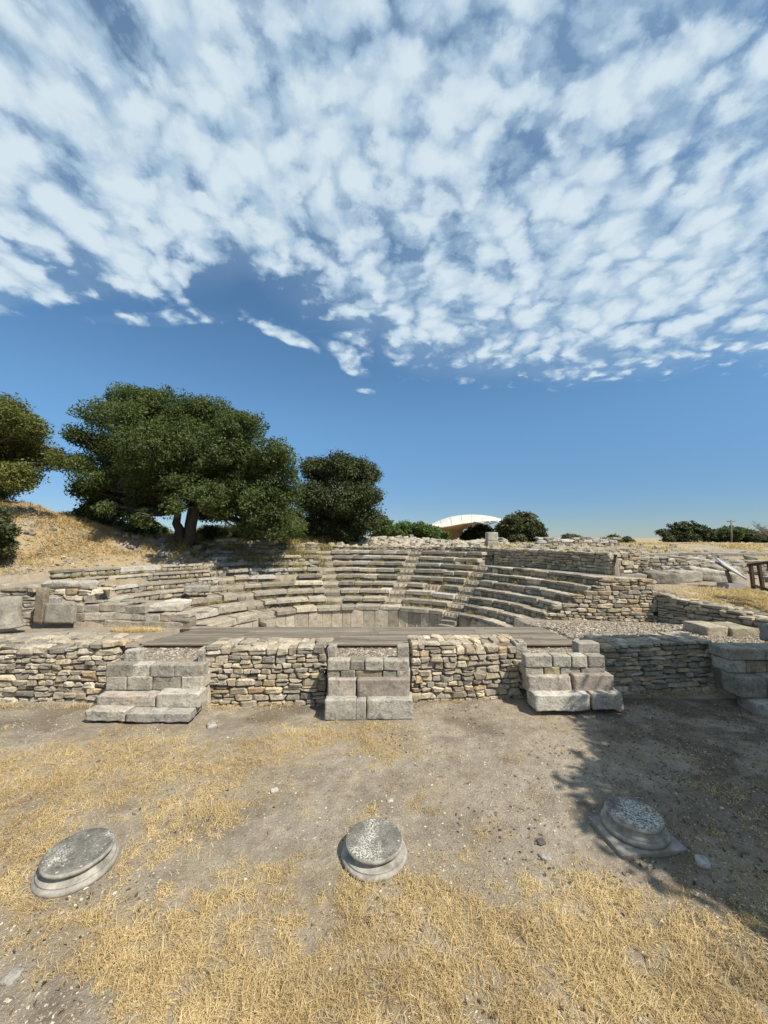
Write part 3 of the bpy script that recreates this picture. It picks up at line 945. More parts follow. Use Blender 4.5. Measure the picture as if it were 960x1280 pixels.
def parapet(root, ta, tb, seed, lens=(.35, .62)):
    r = random.Random(seed)
    c, R = circ(0); th = ta
    while th < tb - .005:
        L = r.uniform(*lens); e = min(th + L / R, tb)
        if tb - e < .2 / R: e = tb
        mid = (th + e) / 2
        p = arc_pt(0, mid, .05 + .1 + r.uniform(-.006, .006))
        link('parapet_slab', r.choice(MBK), root, (p.x, p.y, -.58), (0, 0, -mid), ((e - th) * R / 2 - .004, .1, .47), pick([(.42, .375, .30), (.45, .405, .33), (.39, .345, .275)], r))
        th = e

hw = .36
AT = aisle_theta
L_rows = []
for k, ys_ in ((0, 12.0), (1, 12.65), (2, 12.7), (3, 13.45), (4, 14.2), (5, 14.5), (6, 14.7)):
    L_rows.append((k, th_at_y(k, ys_, -1), AT(k, 'A', -hw)))
wl = wedge('seating_wedge', 'long stepped stone seats curving away at far left, below the bare mound', L_rows, (.8, 1.7), 41, 'slab')
parapet(wl, L_rows[0][1], L_rows[0][2], 42)
CL = [(k, AT(k, 'A', hw), AT(k, 'B', -hw)) for k in range(1, 9)]
wcl = wedge('seating_wedge', 'grey stone seats below the big oak, partly in its shade', CL, (.5, 1.5), 43)
CM = [(k, AT(k, 'B', hw), AT(k, 'C', -hw)) for k in range(1, 9)]
CM[0] = (0, AT(0, 'A', hw), AT(0, 'D', -hw))
CM.insert(1, (1, AT(1, 'B', hw), AT(1, 'C', -hw)))
wcm = wedge('seating_wedge', 'central stone seats straight above the pitted orchestra wall', CM, (.5, 1.3), 44)
parapet(wcm, CM[0][1], CM[0][2], 45)
CR = [(k, AT(k, 'C', hw), AT(k, 'D', -hw)) for k in range(1, 9)]
wcr = wedge('seating_wedge', 'long block seats right of the central ones, below the stone pillar', CR, (.5, 1.6), 46)
R_rows = []
for k in range(0, 7):
    c, R = circ(k)
    ye = 12.42 - .12 * (R + c[0] - 5.2) + .12 if k else 12.0
    R_rows.append((k, AT(k, 'D', hw), th_at_y(k, ye, 1)))
wr = wedge('seating_wedge', 'right-hand stone seats sweeping down to the squared end wall', R_rows, (.45, .9), 47, 'small', GREYS)
parapet(wr, R_rows[0][1], R_rows[0][2], 48)

# aisle stairs
def stairs(key, label, ks, seed):
    r = random.Random(seed)
    (x0, y0), (x1, y1) = AISLE[key]
    root = empty('aisle_stairs', (x0, y0, 0), label, 'stairs', 'narrow stairs between the seat wedges')
    for i in range(ks[0] * 2, ks[1] * 2):
        k = i / 2
        th = AT(k, key); tr = tread(th)
        z = Z0 + DZ * k - .17
        p = arc_pt(k, th, tr * .5 * .5 + .05)
        nn = r.choice((1, 2))
        d = Vector((math.cos(th), -math.sin(th)))
        for j in range(nn):
            w = (2 * hw - .03) / nn
            q = p + d * ((j - (nn - 1) / 2) * w)
            hh = .16
            link('step', r.choice(BLK), root, (q.x, q.y, z - hh / 2 + r.uniform(-.01, .01)), (r.uniform(-.03, .03), r.uniform(-.03, .03), -th), (w / 2 - .006, tr * .32, hh / 2), pick(GREYS[1:5:2] + [(.27, .245, .195)], r))
    return root
stairs('A', 'leftmost narrow stairs, climbing past the wide left seats', (-2, 7), 51)
stairs('B', 'narrow stairs left of the central seats', (1, 9), 52)
stairs('C', 'narrow stairs right of the central seats', (1, 9), 53)
stairs('D', 'rightmost narrow stairs, beside the squared right-hand seats', (-2, 7), 54)

# ------------------------------------------------------------------ analemma walls and retaining walls
def px_path(path_pts): return Path(path_pts)
wall('end_wall', 'low end wall of big grey blocks closing the left seats', [(-10.0, 12.55), (-6.15, 12.32)], lambda t: TH(-10 + t, 12.2) - .05,
     lambda t: .89 if t < 2.3 else .62, (.24, .30), (.42, .85), .4, .55, GREYS, 'end walls of the seating', meshes=BLK, seed=11, split=.05, inset=.05, capw=(.4, .6))
ptsR = [(5.15, 12.46), (8.45, 12.06)]
def ztopR(t):
    x = 5.15 + t * .993; y = 12.46 - .12 * t
    k = float(kof(np.array([x]), np.array([y]))[0])
    return Z0 + DZ * min(6, max(1, math.floor(k + .05))) - .01 - .1 * max(0, (x - 7.9))
wall('end_wall', 'stepped end wall of small beige stones closing the right seats', ptsR, lambda t: TH(5.15 + t, 12.0) - .08, ztopR, (.08, .16), (.14, .40), .26, .5, BEIGE, 'end walls of the seating', seed=12)
wall('retaining_wall', 'shaded retaining wall running towards the right edge below the sign', [(8.42, 12.02), (9.75, 9.85), (10.6, 8.4)], lambda t: TH(8.3 + t * .5, 11.6 - .8 * t) - .12,
     lambda t: 1.30 - .15 * t, (.08, .16), (.16, .42), .26, .5, GREYS + BEIGE[:3], seed=13)
# upper curved wall behind the seats
c9, R9 = circ(9.15)
def arcpts(ta, tb, n=28): return [(c9[0] + R9 * math.sin(ta + (tb - ta) * i / n), c9[1] + R9 * math.cos(ta + (tb - ta) * i / n)) for i in range(n + 1)]
tB = AT(9.15, 'B'); tD = AT(9.15, 'D')
tE = math.acos((13.7 - c9[1]) / R9)
wall('upper_wall', 'low wall of tiny stones along the top of the central seats', arcpts(tB, tD), 2.2, jag(2.5, .012), (.065, .10), (.15, .34), .2, .4, GREYS + BEIGE, 'walls round the top of the seating', seed=14, cap=True, split=.1)
wall('upper_wall', 'tall curved wall above the walkway behind the right seats', arcpts(tD, tE), 1.6, jag(2.46, .03, .9), (.09, .17), (.18, .42), .24, .5, GREYS + BEIGE, 'walls round the top of the seating', seed=15)
ex = c9[0] + R9 * math.sin(tE)
wall('upper_wall', 'short squared end face closing the tall curved wall', [(ex - .05, 13.72), (ex + 1.25, 13.95)], 1.4, jag(2.42, .03), (.10, .2), (.2, .45), .3, .6, GREYS + BEIGE, 'walls round the top of the seating', seed=25)
tA = AT(9.15, 'A')
wall('upper_wall', 'broken wall in the oak shade above the left-centre seats', arcpts(tA + .05, tB - .02), 2.1, jag(2.55, .09, 1.3), (.10, .2), (.2, .5), .26, .4, GREYS, 'walls round the top of the seating', seed=16)

# low rubble walls at left
wall('rubble_wall', 'low crumbling wall behind the column drum at the left edge', [(-14.2, 12.75), (-11.35, 12.6)], .05, jag(1.42, .05, 2.2), (.10, .2), (.22, .55), .3, .5, [(.30, .25, .185), (.34, .29, .22)] + GREYS, seed=17)
wall('rubble_wall', 'rough mixed stones above the marble slab at the left', [(-11.4, 12.85), (-9.6, 12.95)], .1, jag(1.30, .06, 2), (.1, .22), (.25, .6), .35, .9, GREYS + BEIGE, seed=18)
# right-hand ruins
wall('ruined_wall', 'squat wall stub right of the tall curved wall', [(9.05, 14.3), (9.75, 14.2)], 1.2, jag(2.22, .05), (.12, .2), (.2, .45), .3, .55, GREYS, 'ruined walls on the right slope', seed=19)
wall('ruined_wall', 'long crumbling wall climbing behind the fallen blocks at right', [(9.9, 17.4), (12.4, 16.9), (15.0, 16.3)], lambda t: 1.2, lambda t: 2.3 - .09 * t + .06 * math.sin(t * 3), (.1, .2), (.2, .5), .3, .7, GREYS + PALE, 'ruined walls on the right slope', seed=20)
wall('ruined_wall', 'farther low wall on the right slope, above the long crumbling one', [(11.5, 20.5), (15, 20.1), (18.6, 18.4)], lambda t: 1.3, lambda t: 2.15 - .05 * t + .05 * math.sin(t * 2), (.1, .2), (.25, .55), .3, .7, GREYS, 'ruined walls on the right slope', seed=21)
wall('ruined_wall', 'long straight grey block wall near the horizon at right', [(15.5, 23.0), (26, 23.8)], lambda t: 1.2, lambda t: 2.02, (.22, .34), (.7, 1.5), .4, .8, [(.25, .235, .21), (.22, .205, .185)], 'ruined walls on the right slope', meshes=BLK, seed=22, split=0)
wall('ruined_wall', 'low field wall on the skyline left of the far trees', [(12.0, 30.0), (18.5, 30)], lambda t: 2.1, lambda t: 2.95 + .08 * math.sin(t * 2.1), (.15, .3), (.3, .9), .4, .8, GREYS + PALE, 'ruined walls on the right slope', seed=23)
wall('ruined_wall', 'tumbled dark wall under the oak trunk', [(-13.2, 21.6), (-6.2, 21.9)], lambda t: 2.1, lambda t: 2.85 + .12 * math.sin(t * 1.7), (.12, .24), (.25, .6), .4, .7, GREYS, seed=24)

# ------------------------------------------------------------------ single blocks
random.seed(77)
def solo(name, label, cat, w, d, h, loc, rot=(0, 0, 0), col=G1, mt='stone', amp=.03, rnd=.05, group=None, cuts=8):
    o = link(name, lump_mesh(random.randint(1, 9999), w, d, h, cuts, amp, M[mt], rnd), None, loc, rot, (1, 1, 1), col)
    return tag(o, label, cat, group)
q = PD(52, 757, 12.3)
solo('stone_slab', 'narrow upright brown slab right of the column drum', 'stone slab', 28 / 100, .2, 1.12, (q.x, 12.3, q.z), (0, .04, 0), (.25, .21, .15), rnd=.012, amp=.012)
q = PD(77, 766, 12.35)
solo('marble_block', 'smooth grey marble slab leaning against the left end wall', 'marble slab', .95, .12, .62, (q.x, 12.3, q.z), (-.06, 0, 0), (.28, .262, .215), 'marble', .006, .01)
q = PD(67, 751, 12.5)
solo('marble_block', 'small grey block resting on the marble slab', 'stone block', .48, .2, .22, (q.x - .05, 12.5, q.z), (0, 0, .03), (.30, .29, .265), 'marble', .012, .02)
q = PD(84, 740, 13.2)
solo('fallen_block', 'big pale rounded block on top of the left rubble', 'stone block', 1.6, .6, .26, (-10.6, 13.2, 1.42), (0, .02, .1), (.42, .39, .32), amp=.05, rnd=.12, group='fallen blocks of the theatre')
solo('fallen_block', 'long flat slab ending the wide left seat', 'stone block', 1.3, .8, .22, (-7.25, 12.95, .72), (0, 0, .12), (.40, .375, .31), amp=.03, rnd=.06, group='fallen blocks of the theatre')
solo('fallen_block', 'thick seat block jutting into the leftmost stairs', 'stone block', .9, .6, .26, (-7.5, 15.6, .96), (0, 0, .3), (.34, .32, .27), rnd=.05, group='fallen blocks of the theatre')
for lab, x, y, w, d, h, rz, ry, c in [
    ('flat dark block lying left of the stub of wall at right', 8.75, 13.75, .95, .5, .36, .1, .0, G3),
    ('blocky dark stone beneath the wall stub at right', 9.75, 13.7, 1.0, .6, .42, -.1, .05, G3),
    ('square shaded block behind the long tilted one at right', 10.9, 14.2, 1.1, .7, .42, .1, .0, G1),
    ('long pale tilted block lying on the slope near the sign', 12.05, 14.3, 1.55, .6, .44, -.25, .16, (.40, .37, .30)),
    ('rounded block between the tilted one and the crumbling wall', 13.1, 15.1, 1.1, .7, .5, .2, 0, G1)]:
    solo('fallen_block', lab, 'stone block', w, d, h, (x, y, TH(x, y) + h * .42), (0, ry, rz), c, rnd=.06, amp=.05, group='fallen blocks of the theatre')
q = PD(903, 790, 9.2)
t = empty('step_block_pair', (q.x, 9.2, .6), 'pair of low flat blocks on the gravel at right', 'stone block')
wb(t, q.x - .55, q.x - .02, 9.0, 9.7, TH(q.x, 9.3) - .05, TH(q.x, 9.3) + .21, (.38, .33, .25), name='block'); wb(t, q.x - .02, q.x + .55, 8.95, 9.65, TH(q.x, 9.3) - .05, TH(q.x, 9.3) + .20, (.38, .34, .24), name='block')
solo('squared_block', 'tall squared grey block at the right edge, on the shaded steps', 'stone block', .8, .4, .34, (8.1, 7.85, 1.08), (0, 0, .02), (.30, .28, .25), rnd=.02, amp=.01)
# pillar on the plateau
q = PD(615, 683, 23.5)
t = empty('stone_pillar', (q.x, 23.5, 2.4), 'short squared stone pillar in front of the curved roof', 'pillar')
wb(t, q.x - .36, q.x + .36, 23.2, 23.9, 2.3, 2.78, G1, name='block'); wb(t, q.x - .32, q.x + .32, 23.25, 23.85, 2.78, 3.32, G2, name='block')

# column drum at left
def lathe(prof, seg, material, name, squash=0, namp=.004, seed=0, scale_n=9):
    from mathutils import noise as mn
    V, F = [], []
    n = len(prof)
    for i in range(seg):
        a = 2 * math.pi * i / seg
        for r_, z_ in prof:
            q = Vector((r_ * math.cos(a), r_ * math.sin(a), z_))
            d = mn.noise_vector(q * scale_n + Vector((seed * 3.3, 0, 0))) * namp + mn.noise_vector(q * 3 + Vector((seed * 5.3, 9, 0))) * namp * 1.6
            # chips on the edges
            ch = mn.noise(q * 5 + Vector((seed, 4, 0)))
            if ch > .25: d -= Vector((q.x, q.y, 0)).normalized() * (ch - .25) * namp * 9 if r_ > .01 else Vector()
            V.append(q + d)
    for i in range(seg):
        j = (i + 1) % seg
        for k in range(n - 1):
            F.append([i * n + k, j * n + k, j * n + k + 1, i * n + k + 1])
    me = bpy.data.meshes.new(name); me.from_pydata(V, [], F); me.materials.append(material)
    bm = bmesh.new(); bm.from_mesh(me); bmesh.ops.remove_doubles(bm, verts=bm.verts, dist=.0005); bmesh.ops.recalc_face_normals(bm, faces=bm.faces)
    for f in bm.faces: f.smooth = True
    bm.to_mesh(me); bm.free()
    return me
q = PD(11, 783, 11.6)
t = empty('column_drum', (q.x, 11.6, q.z), 'broken column shaft standing on its moulded base at the left edge', 'column')
zb = q.z - .02
link('column_base', lathe([(0, 0), (.38, 0), (.395, .03), (.38, .06), (.33, .08), (.32, .11), (.31, .13)], 40, M['marble'], 'column_base'), t, (q.x, 11.6, zb), color=(.26, .24, .20))
link('shaft', lathe([(.31, .13), (.285, .2), (.275, .5), (.265, .86), (.25, .88), (0, .89)], 40, M['marble'], 'shaft'), t, (q.x, 11.6, zb), color=(.27, .25, .205))

# ------------------------------------------------------------------ the three column bases
def mat_base():
    m, nt = new_mat('lichened base marble'); b = NB(nt)
    tc = b.n('ShaderNodeTexCoord'); P = tc.outputs['Object']
    oi = b.n('ShaderNodeObjectInfo')
    va = b.n('ShaderNodeVectorMath', operation='ADD'); b.L.new(P, va.inputs[0])
    s2 = b.n('ShaderNodeVectorMath', operation='SCALE'); b.L.new(oi.outputs['Random'], s2.inputs[0]); s2.inputs['Scale'].default_value = 7.
    b.L.new(s2.outputs[0], va.inputs[1]); Q = va.outputs[0]
    g = b.n('ShaderNodeNewGeometry'); sp = b.n('ShaderNodeSeparateXYZ'); b.L.new(g.outputs['Normal'], sp.inputs[0])
    po = b.n('ShaderNodeSeparateXYZ'); b.L.new(P, po.inputs[0])
    up = b.math('MULTIPLY', b.rng(sp.outputs[2], .75, .95), b.rng(po.outputs[2], .150, .163))
    n1 = b.noise(Q, 7, 6, .65); n2 = b.noise(Q, 60, 5, .7); n3 = b.noise(Q, 2.6, 3, .5)
    side = b.ramp(n1, [(.3, (.13, .122, .105)), (.5, (.27, .255, .225)), (.7, (.43, .41, .365))])
    topd = b.ramp(b.math('ADD', b.math('MULTIPLY', n1, .5), b.math('MULTIPLY', n2, .5)), [(.36, (.06, .058, .05)), (.5, (.135, .128, .112)), (.64, (.26, .25, .22))])
    whit = b.math('MULTIPLY', b.rng(n3, .5, .6, 0, 1), b.rng(n2, .47, .54, 0, 1))
    topd = b.mix(b.math('MULTIPLY', whit, .8), topd, (.62, .60, .52))
    wsp = b.rng(b.noise(Q, 34, 3, .5), .66, .70, 0, .8)
    topd = b.mix(wsp, topd, (.6, .58, .52))
    col = b.mix(up, side, topd)
    col = b.mix(b.rng(n2, .6, .72, 0, .5), col, (.08, .078, .07))
    # soil splash near the foot
    ft = b.math('MULTIPLY', b.rng(po.outputs[2], .05, .0, 0, 1), b.rng(n1, .35, .6, .3, 1))
    col = b.mix(b.math('MULTIPLY', ft, .6), col, (.20, .155, .11))
    h = b.math('ADD', b.math('MULTIPLY', n1, 1), b.math('MULTIPLY', n2, .5))
    b.out(col, .85, b.bump(h, .6, .010), .2)
    return m
M['base'] = mat_base()
def torus_prof(rc, zc, rt, a0, a1, n=9):
    return [(rc + rt * math.cos(math.radians(a0 + (a1 - a0) * i / (n - 1))), zc + rt * math.sin(math.radians(a0 + (a1 - a0) * i / (n - 1)))) for i in range(n)]
prof = [(0.0, -.06), (.27, -.06)] + torus_prof(.268, .040, .045, -90, 70) + [(.287, .084), (.284, .090), (.276, .093), (.256, .103), (.242, .118), (.236, .132), (.240, .142), (.252, .147), (.254, .153), (.240, .156)] + \
       torus_prof(.243, .182, .030, -70, 88) + [(.22, .214), (.16, .2155), (.10, .216), (.05, .2165), (0, .2165)]
prof = [(a * 1.05, b if b < 0 else b * .82) for a, b in prof]
def colbase(label, px_, py_, s, seed, tilt=(0, 0), plinth=False):
    c = PZ(px_, py_, .17 * s)
    zg = TH(c.x, c.y)
    me = lathe([(a * s, b_ * s) for a, b_ in prof], 72, M['base'], 'column_base', namp=.0022, seed=seed)
    if plinth:
        t = empty('column_remnant', (c.x, c.y, zg), label, "column base", "fallen round column bases in the grass")
        link('moulded_base', me, t, (c.x, c.y, zg + .035), (tilt[0], tilt[1], .4), (1, 1, 1), (1, 1, 1))
        pb, pr = PZ(778, 1068, zg + .05), PZ(860, 1060, zg + .05)
        e = Vector((pr.x - pb.x, pr.y - pb.y)); L_ = e.length; e.normalize(); f_ = Vector((-e.y, e.x))
        pc = Vector((pb.x, pb.y)) + e * L_ / 2 + f_ * .26
        link('plinth', lump_mesh(31, L_, .52, .07, 9, .004, M['base'], .01), t, (pc.x, pc.y, zg + .005), (0, 0, math.atan2(e.y, e.x)), (1, 1, 1), (1, 1, 1))
    else:
        t = link('column_remnant', me, None, (c.x, c.y, zg - .005), (tilt[0], tilt[1], seed), (1, 1, 1), (1, 1, 1))
        tag(t, label, "column base", "fallen round column bases in the grass")
    return c
B2 = colbase('middle round column base with white blotches of lichen', 468, 1043, .96, 1.0)
B1 = colbase('leftmost round column base, evenly grey on top', 98, 1059, .97, 2.0)
B3 = colbase('rightmost round column base, on a square plinth', 792, 1018, .92, 3.0, plinth=True)

# ------------------------------------------------------------------ trees
def leaf_cloud(centers, radii, n, size, seed, flat=.75, shell=.55, clump=26, cr=.32):
    """leaves in clumps spread through lumpy lobes; returns V, F, tone"""
    g = np.random.default_rng(seed)
    centers = np.asarray(centers, float); radii = np.asarray(radii, float)
    wgt = radii ** 2; wgt = wgt / wgt.sum()
    nc = max(8, n // clump)
    li = g.choice(len(centers), nc, p=wgt)
    d = g.normal(size=(nc, 3)); d /= np.linalg.norm(d, axis=1)[:, None]
    rad = radii[li] * (shell + (1.12 - shell) * g.random(nc) ** .7)
    pass
    # lumpy radius
    rad *= .62 + .66 * fbm(d[:, 0] * 2.2 + li * 3.1 + 50, d[:, 1] * 2.2 + d[:, 2] * 1.7 + 50, 3, seed)
    cc = centers[li] + d * rad[:, None] * np.array([1, 1, flat])
    m = nc * clump
    ci = np.repeat(np.arange(nc), clump)
    r_ = g.normal(size=(m, 3)); r_ *= (g.random(m) ** .4 / np.linalg.norm(r_, axis=1))[:, None]; r_ = r_ * cr * 1.6 * np.array([1, 1, .75]) * (.7 + .6 * g.random(nc))[ci][:, None]
    p = cc[ci] + r_
    nrm = g.normal(size=(m, 3)) * .75 + np.array([0, 0, .65]) + d[ci] * .45
    nrm /= np.linalg.norm(nrm, axis=1)[:, None]
    a = np.cross(nrm, g.normal(size=(m, 3))); a /= np.linalg.norm(a, axis=1)[:, None]
    b_ = np.cross(nrm, a)
    s = size * (.6 + .8 * g.random(m))[:, None]
    V = np.empty((m, 4, 3))
    V[:, 0] = p - a * s * .62; V[:, 1] = p - b_ * s * .32 + nrm * s * .08; V[:, 2] = p + a * s * .62; V[:, 3] = p + b_ * s * .32 + nrm * s * .08
    F = np.arange(m * 4).reshape(m, 4)
    tone = np.clip(.5 * g.random(nc)[ci] + .5 * g.random(m), 0, 1)
    return V.reshape(-1, 3), F, np.repeat(tone, 4)

def tube(bm, pts, radii, seg=8):
    rings = []
    for i, p in enumerate(pts):
        p = Vector(p)
        d = (Vector(pts[min(i + 1, len(pts) - 1)]) - Vector(pts[max(i - 1, 0)])).normalized()
        u = d.cross(Vector((0.3, 1, 0.2))).normalized(); v = d.cross(u)
        rings.append([bm.verts.new(p + (u * math.cos(2 * math.pi * j / seg) + v * math.sin(2 * math.pi * j / seg)) * radii[i]) for j in range(seg)])
    for a, b_ in zip(rings, rings[1:]):
        for j in range(seg):
            f = bm.faces.new([a[j], a[(j + 1) % seg], b_[(j + 1) % seg], b_[j]]); f.smooth = True
    bm.faces.new(rings[-1]); bm.faces.new(rings[0][::-1])
def bm_obj(name, bm, material, parent):
    bmesh.ops.recalc_face_normals(bm, faces=bm.faces)
    me = bpy.data.meshes.new(name); bm.to_mesh(me); bm.free(); me.materials.append(material)
    o = link(name, me, parent, (0, 0, 0))
    if parent is not None: o.location = -Vector(parent.location)
    return o
def wobble(a, b_, n, amp, r):
    a = Vector(a); b_ = Vector(b_); out = []
    for i in range(n + 1):
        f = i / n
        w = amp * math.sin(math.pi * f)
        out.append(a.lerp(b_, f) + Vector((r.uniform(-w, w), r.uniform(-w, w), r.uniform(-w, w) * .5)))
    return out
def tree(name, label, base, lobes, n, size, mat, trunk_r, forks, seed, group=None, cat='tree', cr=.32, flat=.8, shell=.5, limb=True, clump=26):
    r = random.Random(seed)
    root = empty(name, base, label, cat, group)
    base = Vector(base)
    cs = [l[:3] for l in lobes]; rs = [l[3] for l in lobes]
    if trunk_r:
        cen = Vector((sum(c[0] for c in cs) / len(cs), sum(c[1] for c in cs) / len(cs), sum(c[2] for c in cs) / len(cs)))
        bm = bmesh.new()
        H = cen.z - base.z
        tips = []
        for fx, fy, fr, fh in forks:
            top = base + Vector((fx, fy, H * fh))
            pts = wobble(base + Vector((fx * .12, fy * .12, -.3)), top, 6, .12, r)
            tube(bm, pts, [trunk_r * fr * (1.25 - .75 * i / 6) for i in range(7)], 10)
            tips.append(top)
        bm_obj('trunk', bm, M['bark'], root)
        for c, rad in zip(cs, rs):
            c = Vector(c)
            tp = min(tips, key=lambda q: (q - c).length)
            bm = bmesh.new()
            pts = wobble(tp - Vector((0, 0, .25)), c, 5, .3, r)
            tube(bm, pts, [trunk_r * .42 * (1 - .15 * i) for i in range(6)], 6)
            for q in range(4):
                e = c + Vector((r.uniform(-1, 1), r.uniform(-1, 1), r.uniform(-.4, 1))).normalized() * rad * .85
                st_ = pts[r.choice((3, 4, 5))]
                tube(bm, wobble(st_, e, 3, .15, r), [trunk_r * .14, trunk_r * .11, trunk_r * .07, trunk_r * .03], 5)
            bm_obj('limb', bm, M['bark'], root)
    V, F, T = leaf_cloud(cs, rs, n, size, seed, flat, shell, clump, cr)
    me = arrays_mesh('crown', V - np.array(root.location), F, M[mat], False, T)
    o = bpy.data.objects.new('crown', me); COL.objects.link(o); o.parent = root
    return root
def lobes_px(lst, D, seed, dz=2.2, extra=2):
    r = random.Random(seed); out = []
    for (x, y, rad) in lst:
        R = rad * D / 480
        d0 = D + r.uniform(-dz, dz)
        c = PD(x, y, d0); out.append((c.x, c.y, c.z, R * d0 / D))
        for _ in range(extra):
            d1 = D + r.uniform(-dz, dz) * 1.5
            c = PD(x + r.uniform(-.5, .5) * rad, y + r.uniform(-.35, .4) * rad, d1); out.append((c.x, c.y, c.z, R * .72))
    return out
OAK = [(128, 520, 24), (165, 508, 26), (205, 508, 27), (258, 518, 26), (300, 540, 30), (338, 572, 26), (352, 610, 24), (355, 650, 24),
       (120, 598, 20), (148, 565, 32), (195, 550, 40), (250, 565, 42), (300, 595, 38), (330, 630, 30), (150, 625, 30), (185, 610, 34),
       (230, 608, 26), (275, 628, 28), (318, 658, 17), (345, 665, 13), (172, 645, 12), (135, 632, 13), (98, 545, 12), (100, 580, 13), (104, 612, 12), (213, 636, 13), (258, 640, 15), (225, 535, 30), (290, 570, 30), (180, 585, 30)]
tb_ = PD(230, 686, 21.0)
tree('oak_tree', 'big spreading dark oak with a forked trunk above the left seats', (tb_.x, 21, 2.4), lobes_px(OAK, 21, 1, 2.4, 2), 280000, .105, 'leaf_oak', .36,
     [(-.55, .1, .8, .55), (.75, -.2, .85, .6), (.1, .5, .6, .7)], 101, 'broadleaved trees round the theatre', cr=.27, clump=80, shell=.55)
D2 = 26
EV = [(400, 590, 20), (425, 585, 22), (450, 592, 20), (458, 620, 18), (395, 625, 24), (430, 625, 30), (455, 650, 18), (400, 655, 22), (430, 660, 24)]
q = PD(425, 690, D2)
tree('evergreen_tree', 'dense rounded dark evergreen right of the big oak', (q.x, D2, 2.4), lobes_px(EV, D2, 2, 1.4, 2), 110000, .12, 'leaf_dark', .26, [(0, 0, 1, .6)], 102, 'broadleaved trees round the theatre', cr=.26, shell=.6)
D3 = 19
LT = [(-30, 520, 36), (8, 512, 20), (30, 535, 20), (5, 560, 32), (45, 568, 20), (70, 575, 13), (15, 595, 22), (-30, 590, 44), (-60, 540, 50), (-25, 618, 16)]
q = PD(-60, 640, D3)
tree('oak_tree', 'yellowing oak cut off by the left edge, on the mound', (q.x, D3, TH(q.x, D3) - .1), lobes_px(LT, D3, 3, 1.8, 1), 110000, .105, 'leaf_yellow', .28, [(-.3, .1, .8, .6), (.8, -.1, .7, .7)], 103, 'broadleaved trees round the theatre', cr=.30, flat=.8)

def shrub(name, label, lst, D, n, size, mat, seed, dz=.8, group=None, base_y=None, cr=.2, trunk=.05, cat='bush'):
    lb = lobes_px(lst, D, seed, dz, 1)
    x = sum(l[0] for l in lb) / len(lb)
    z = TH(x, D)
    return tree(name, label, (x, D, z), lb, n, size, mat, trunk, [(0, 0, 1, .6)], seed, group, cat, cr)
GB = 'bushes along the top of the ruins'
shrub('shrub', 'bright green hedge-like shrub left of the curved roof', [(490, 664, 10), (508, 661, 10), (525, 661, 10), (542, 666, 9), (555, 670, 6), (500, 670, 10), (530, 670, 10)], 31, 14000, .16, 'leaf_bright', 111, 1, GB)
shrub('shrub', 'dull green scrub between the evergreen and the bright shrub', [(478, 655, 10), (485, 665, 9), (473, 668, 10)], 33, 7000, .17, 'leaf_oak', 112, 1, GB)
shrub('small_tree', 'rounded olive green tree behind the right end of the roof', [(640, 655, 14), (655, 652, 14), (668, 660, 12), (672, 672, 9), (648, 670, 16), (630, 662, 12)], 38, 22000, .19, 'leaf_olive', 113, 1.2, GB, cat='tree')
shrub('shrub', 'small scrubby bush on the skyline, left one of two clumps', [(712, 674, 8), (722, 677, 8), (700, 680, 6)], 42, 5000, .19, 'leaf_olive', 114, 1, GB)
shrub('shrub', 'small low bush on the skyline before the field wall', [(770, 676, 8), (783, 677, 7), (757, 678, 6)], 42, 5000, .19, 'leaf_oak', 115, 1, GB)
GT = 'far trees along the right skyline'
shrub('far_tree', 'darkest and tallest clump of the far right trees', [(850, 666, 14), (868, 665, 14), (860, 674, 12), (843, 672, 10)], 52, 14000, .24, 'leaf_dark', 116, 1.6, GT, cat='tree')
shrub('far_tree', 'thin grey green sapling at the left end of the far trees', [(829, 666, 6), (835, 674, 6)], 50, 2200, .2, 'leaf_olive', 117, .8, GT, cat='tree')
shrub('far_tree', 'low olive tree next to the darkest far clump', [(885, 668, 10), (897, 670, 9)], 54, 8000, .24, 'leaf_olive', 118, 1.6, GT, cat='tree')
shrub('far_tree', 'dark rounded tree behind the thin pole', [(912, 667, 12), (925, 669, 10)], 54, 9000, .24, 'leaf_oak', 119, 1.6, GT, cat='tree')
shrub('far_tree', 'rightmost dark tree of the far skyline', [(940, 670, 10), (957, 672, 10), (975, 670, 12)], 54, 9000, .24, 'leaf_oak', 120, 1.6, GT, cat='tree')
shrub('shrub', 'grey green bush at the left edge on the mound foot', [(-4, 662, 13), (-14, 680, 16), (0, 682, 9), (-16, 650, 16)], 14.5, 12000, .13, 'leaf_olive', 121, .5, GB)
shrub('shrub', 'olive undergrowth left of the oak trunk, along the mound', [(100, 648, 12), (120, 655, 14), (140, 660, 14), (160, 668, 12), (112, 642, 10)], 23, 16000, .15, 'leaf_olive', 122, 1, GB)
shrub('shrub', 'shaded undergrowth beneath the left side of the oak', [(170, 672, 12), (190, 678, 8), (150, 672, 10)], 21.5, 9000, .14, 'leaf_oak', 123, .8, GB)
shrub('shrub', 'sunlit olive thicket seen under the oak, right of its trunk', [(262, 668, 12), (285, 672, 12), (305, 670, 12)], 25, 9000, .15, 'leaf_olive', 125, .8, GB)
shrub('shrub', 'dark thicket behind the oak trunk', [(196, 668, 12), (185, 662, 12), (176, 660, 14)], 26, 12000, .16, 'leaf_oak', 126, .8, GB)
for lab, a, b_, w_, d_ in [('long pale flagstone set in the ground left of the deck', 40, 796, 1.3, .7), ('small flagstone right of the long pale one', 96, 787, .8, .5), ('pale flagstone nearest the deck', 122, 790, .55, .35)]:
    q = PZ(a, b_, .5)
    solo('flagstone', lab, 'paving stone', w_, d_, .06, (q.x, q.y, TH(q.x, q.y) + .01), (0, 0, random.uniform(-.2, .2)), (.38, .35, .29), rnd=.015, amp=.015, group='flagstones left of the deck')
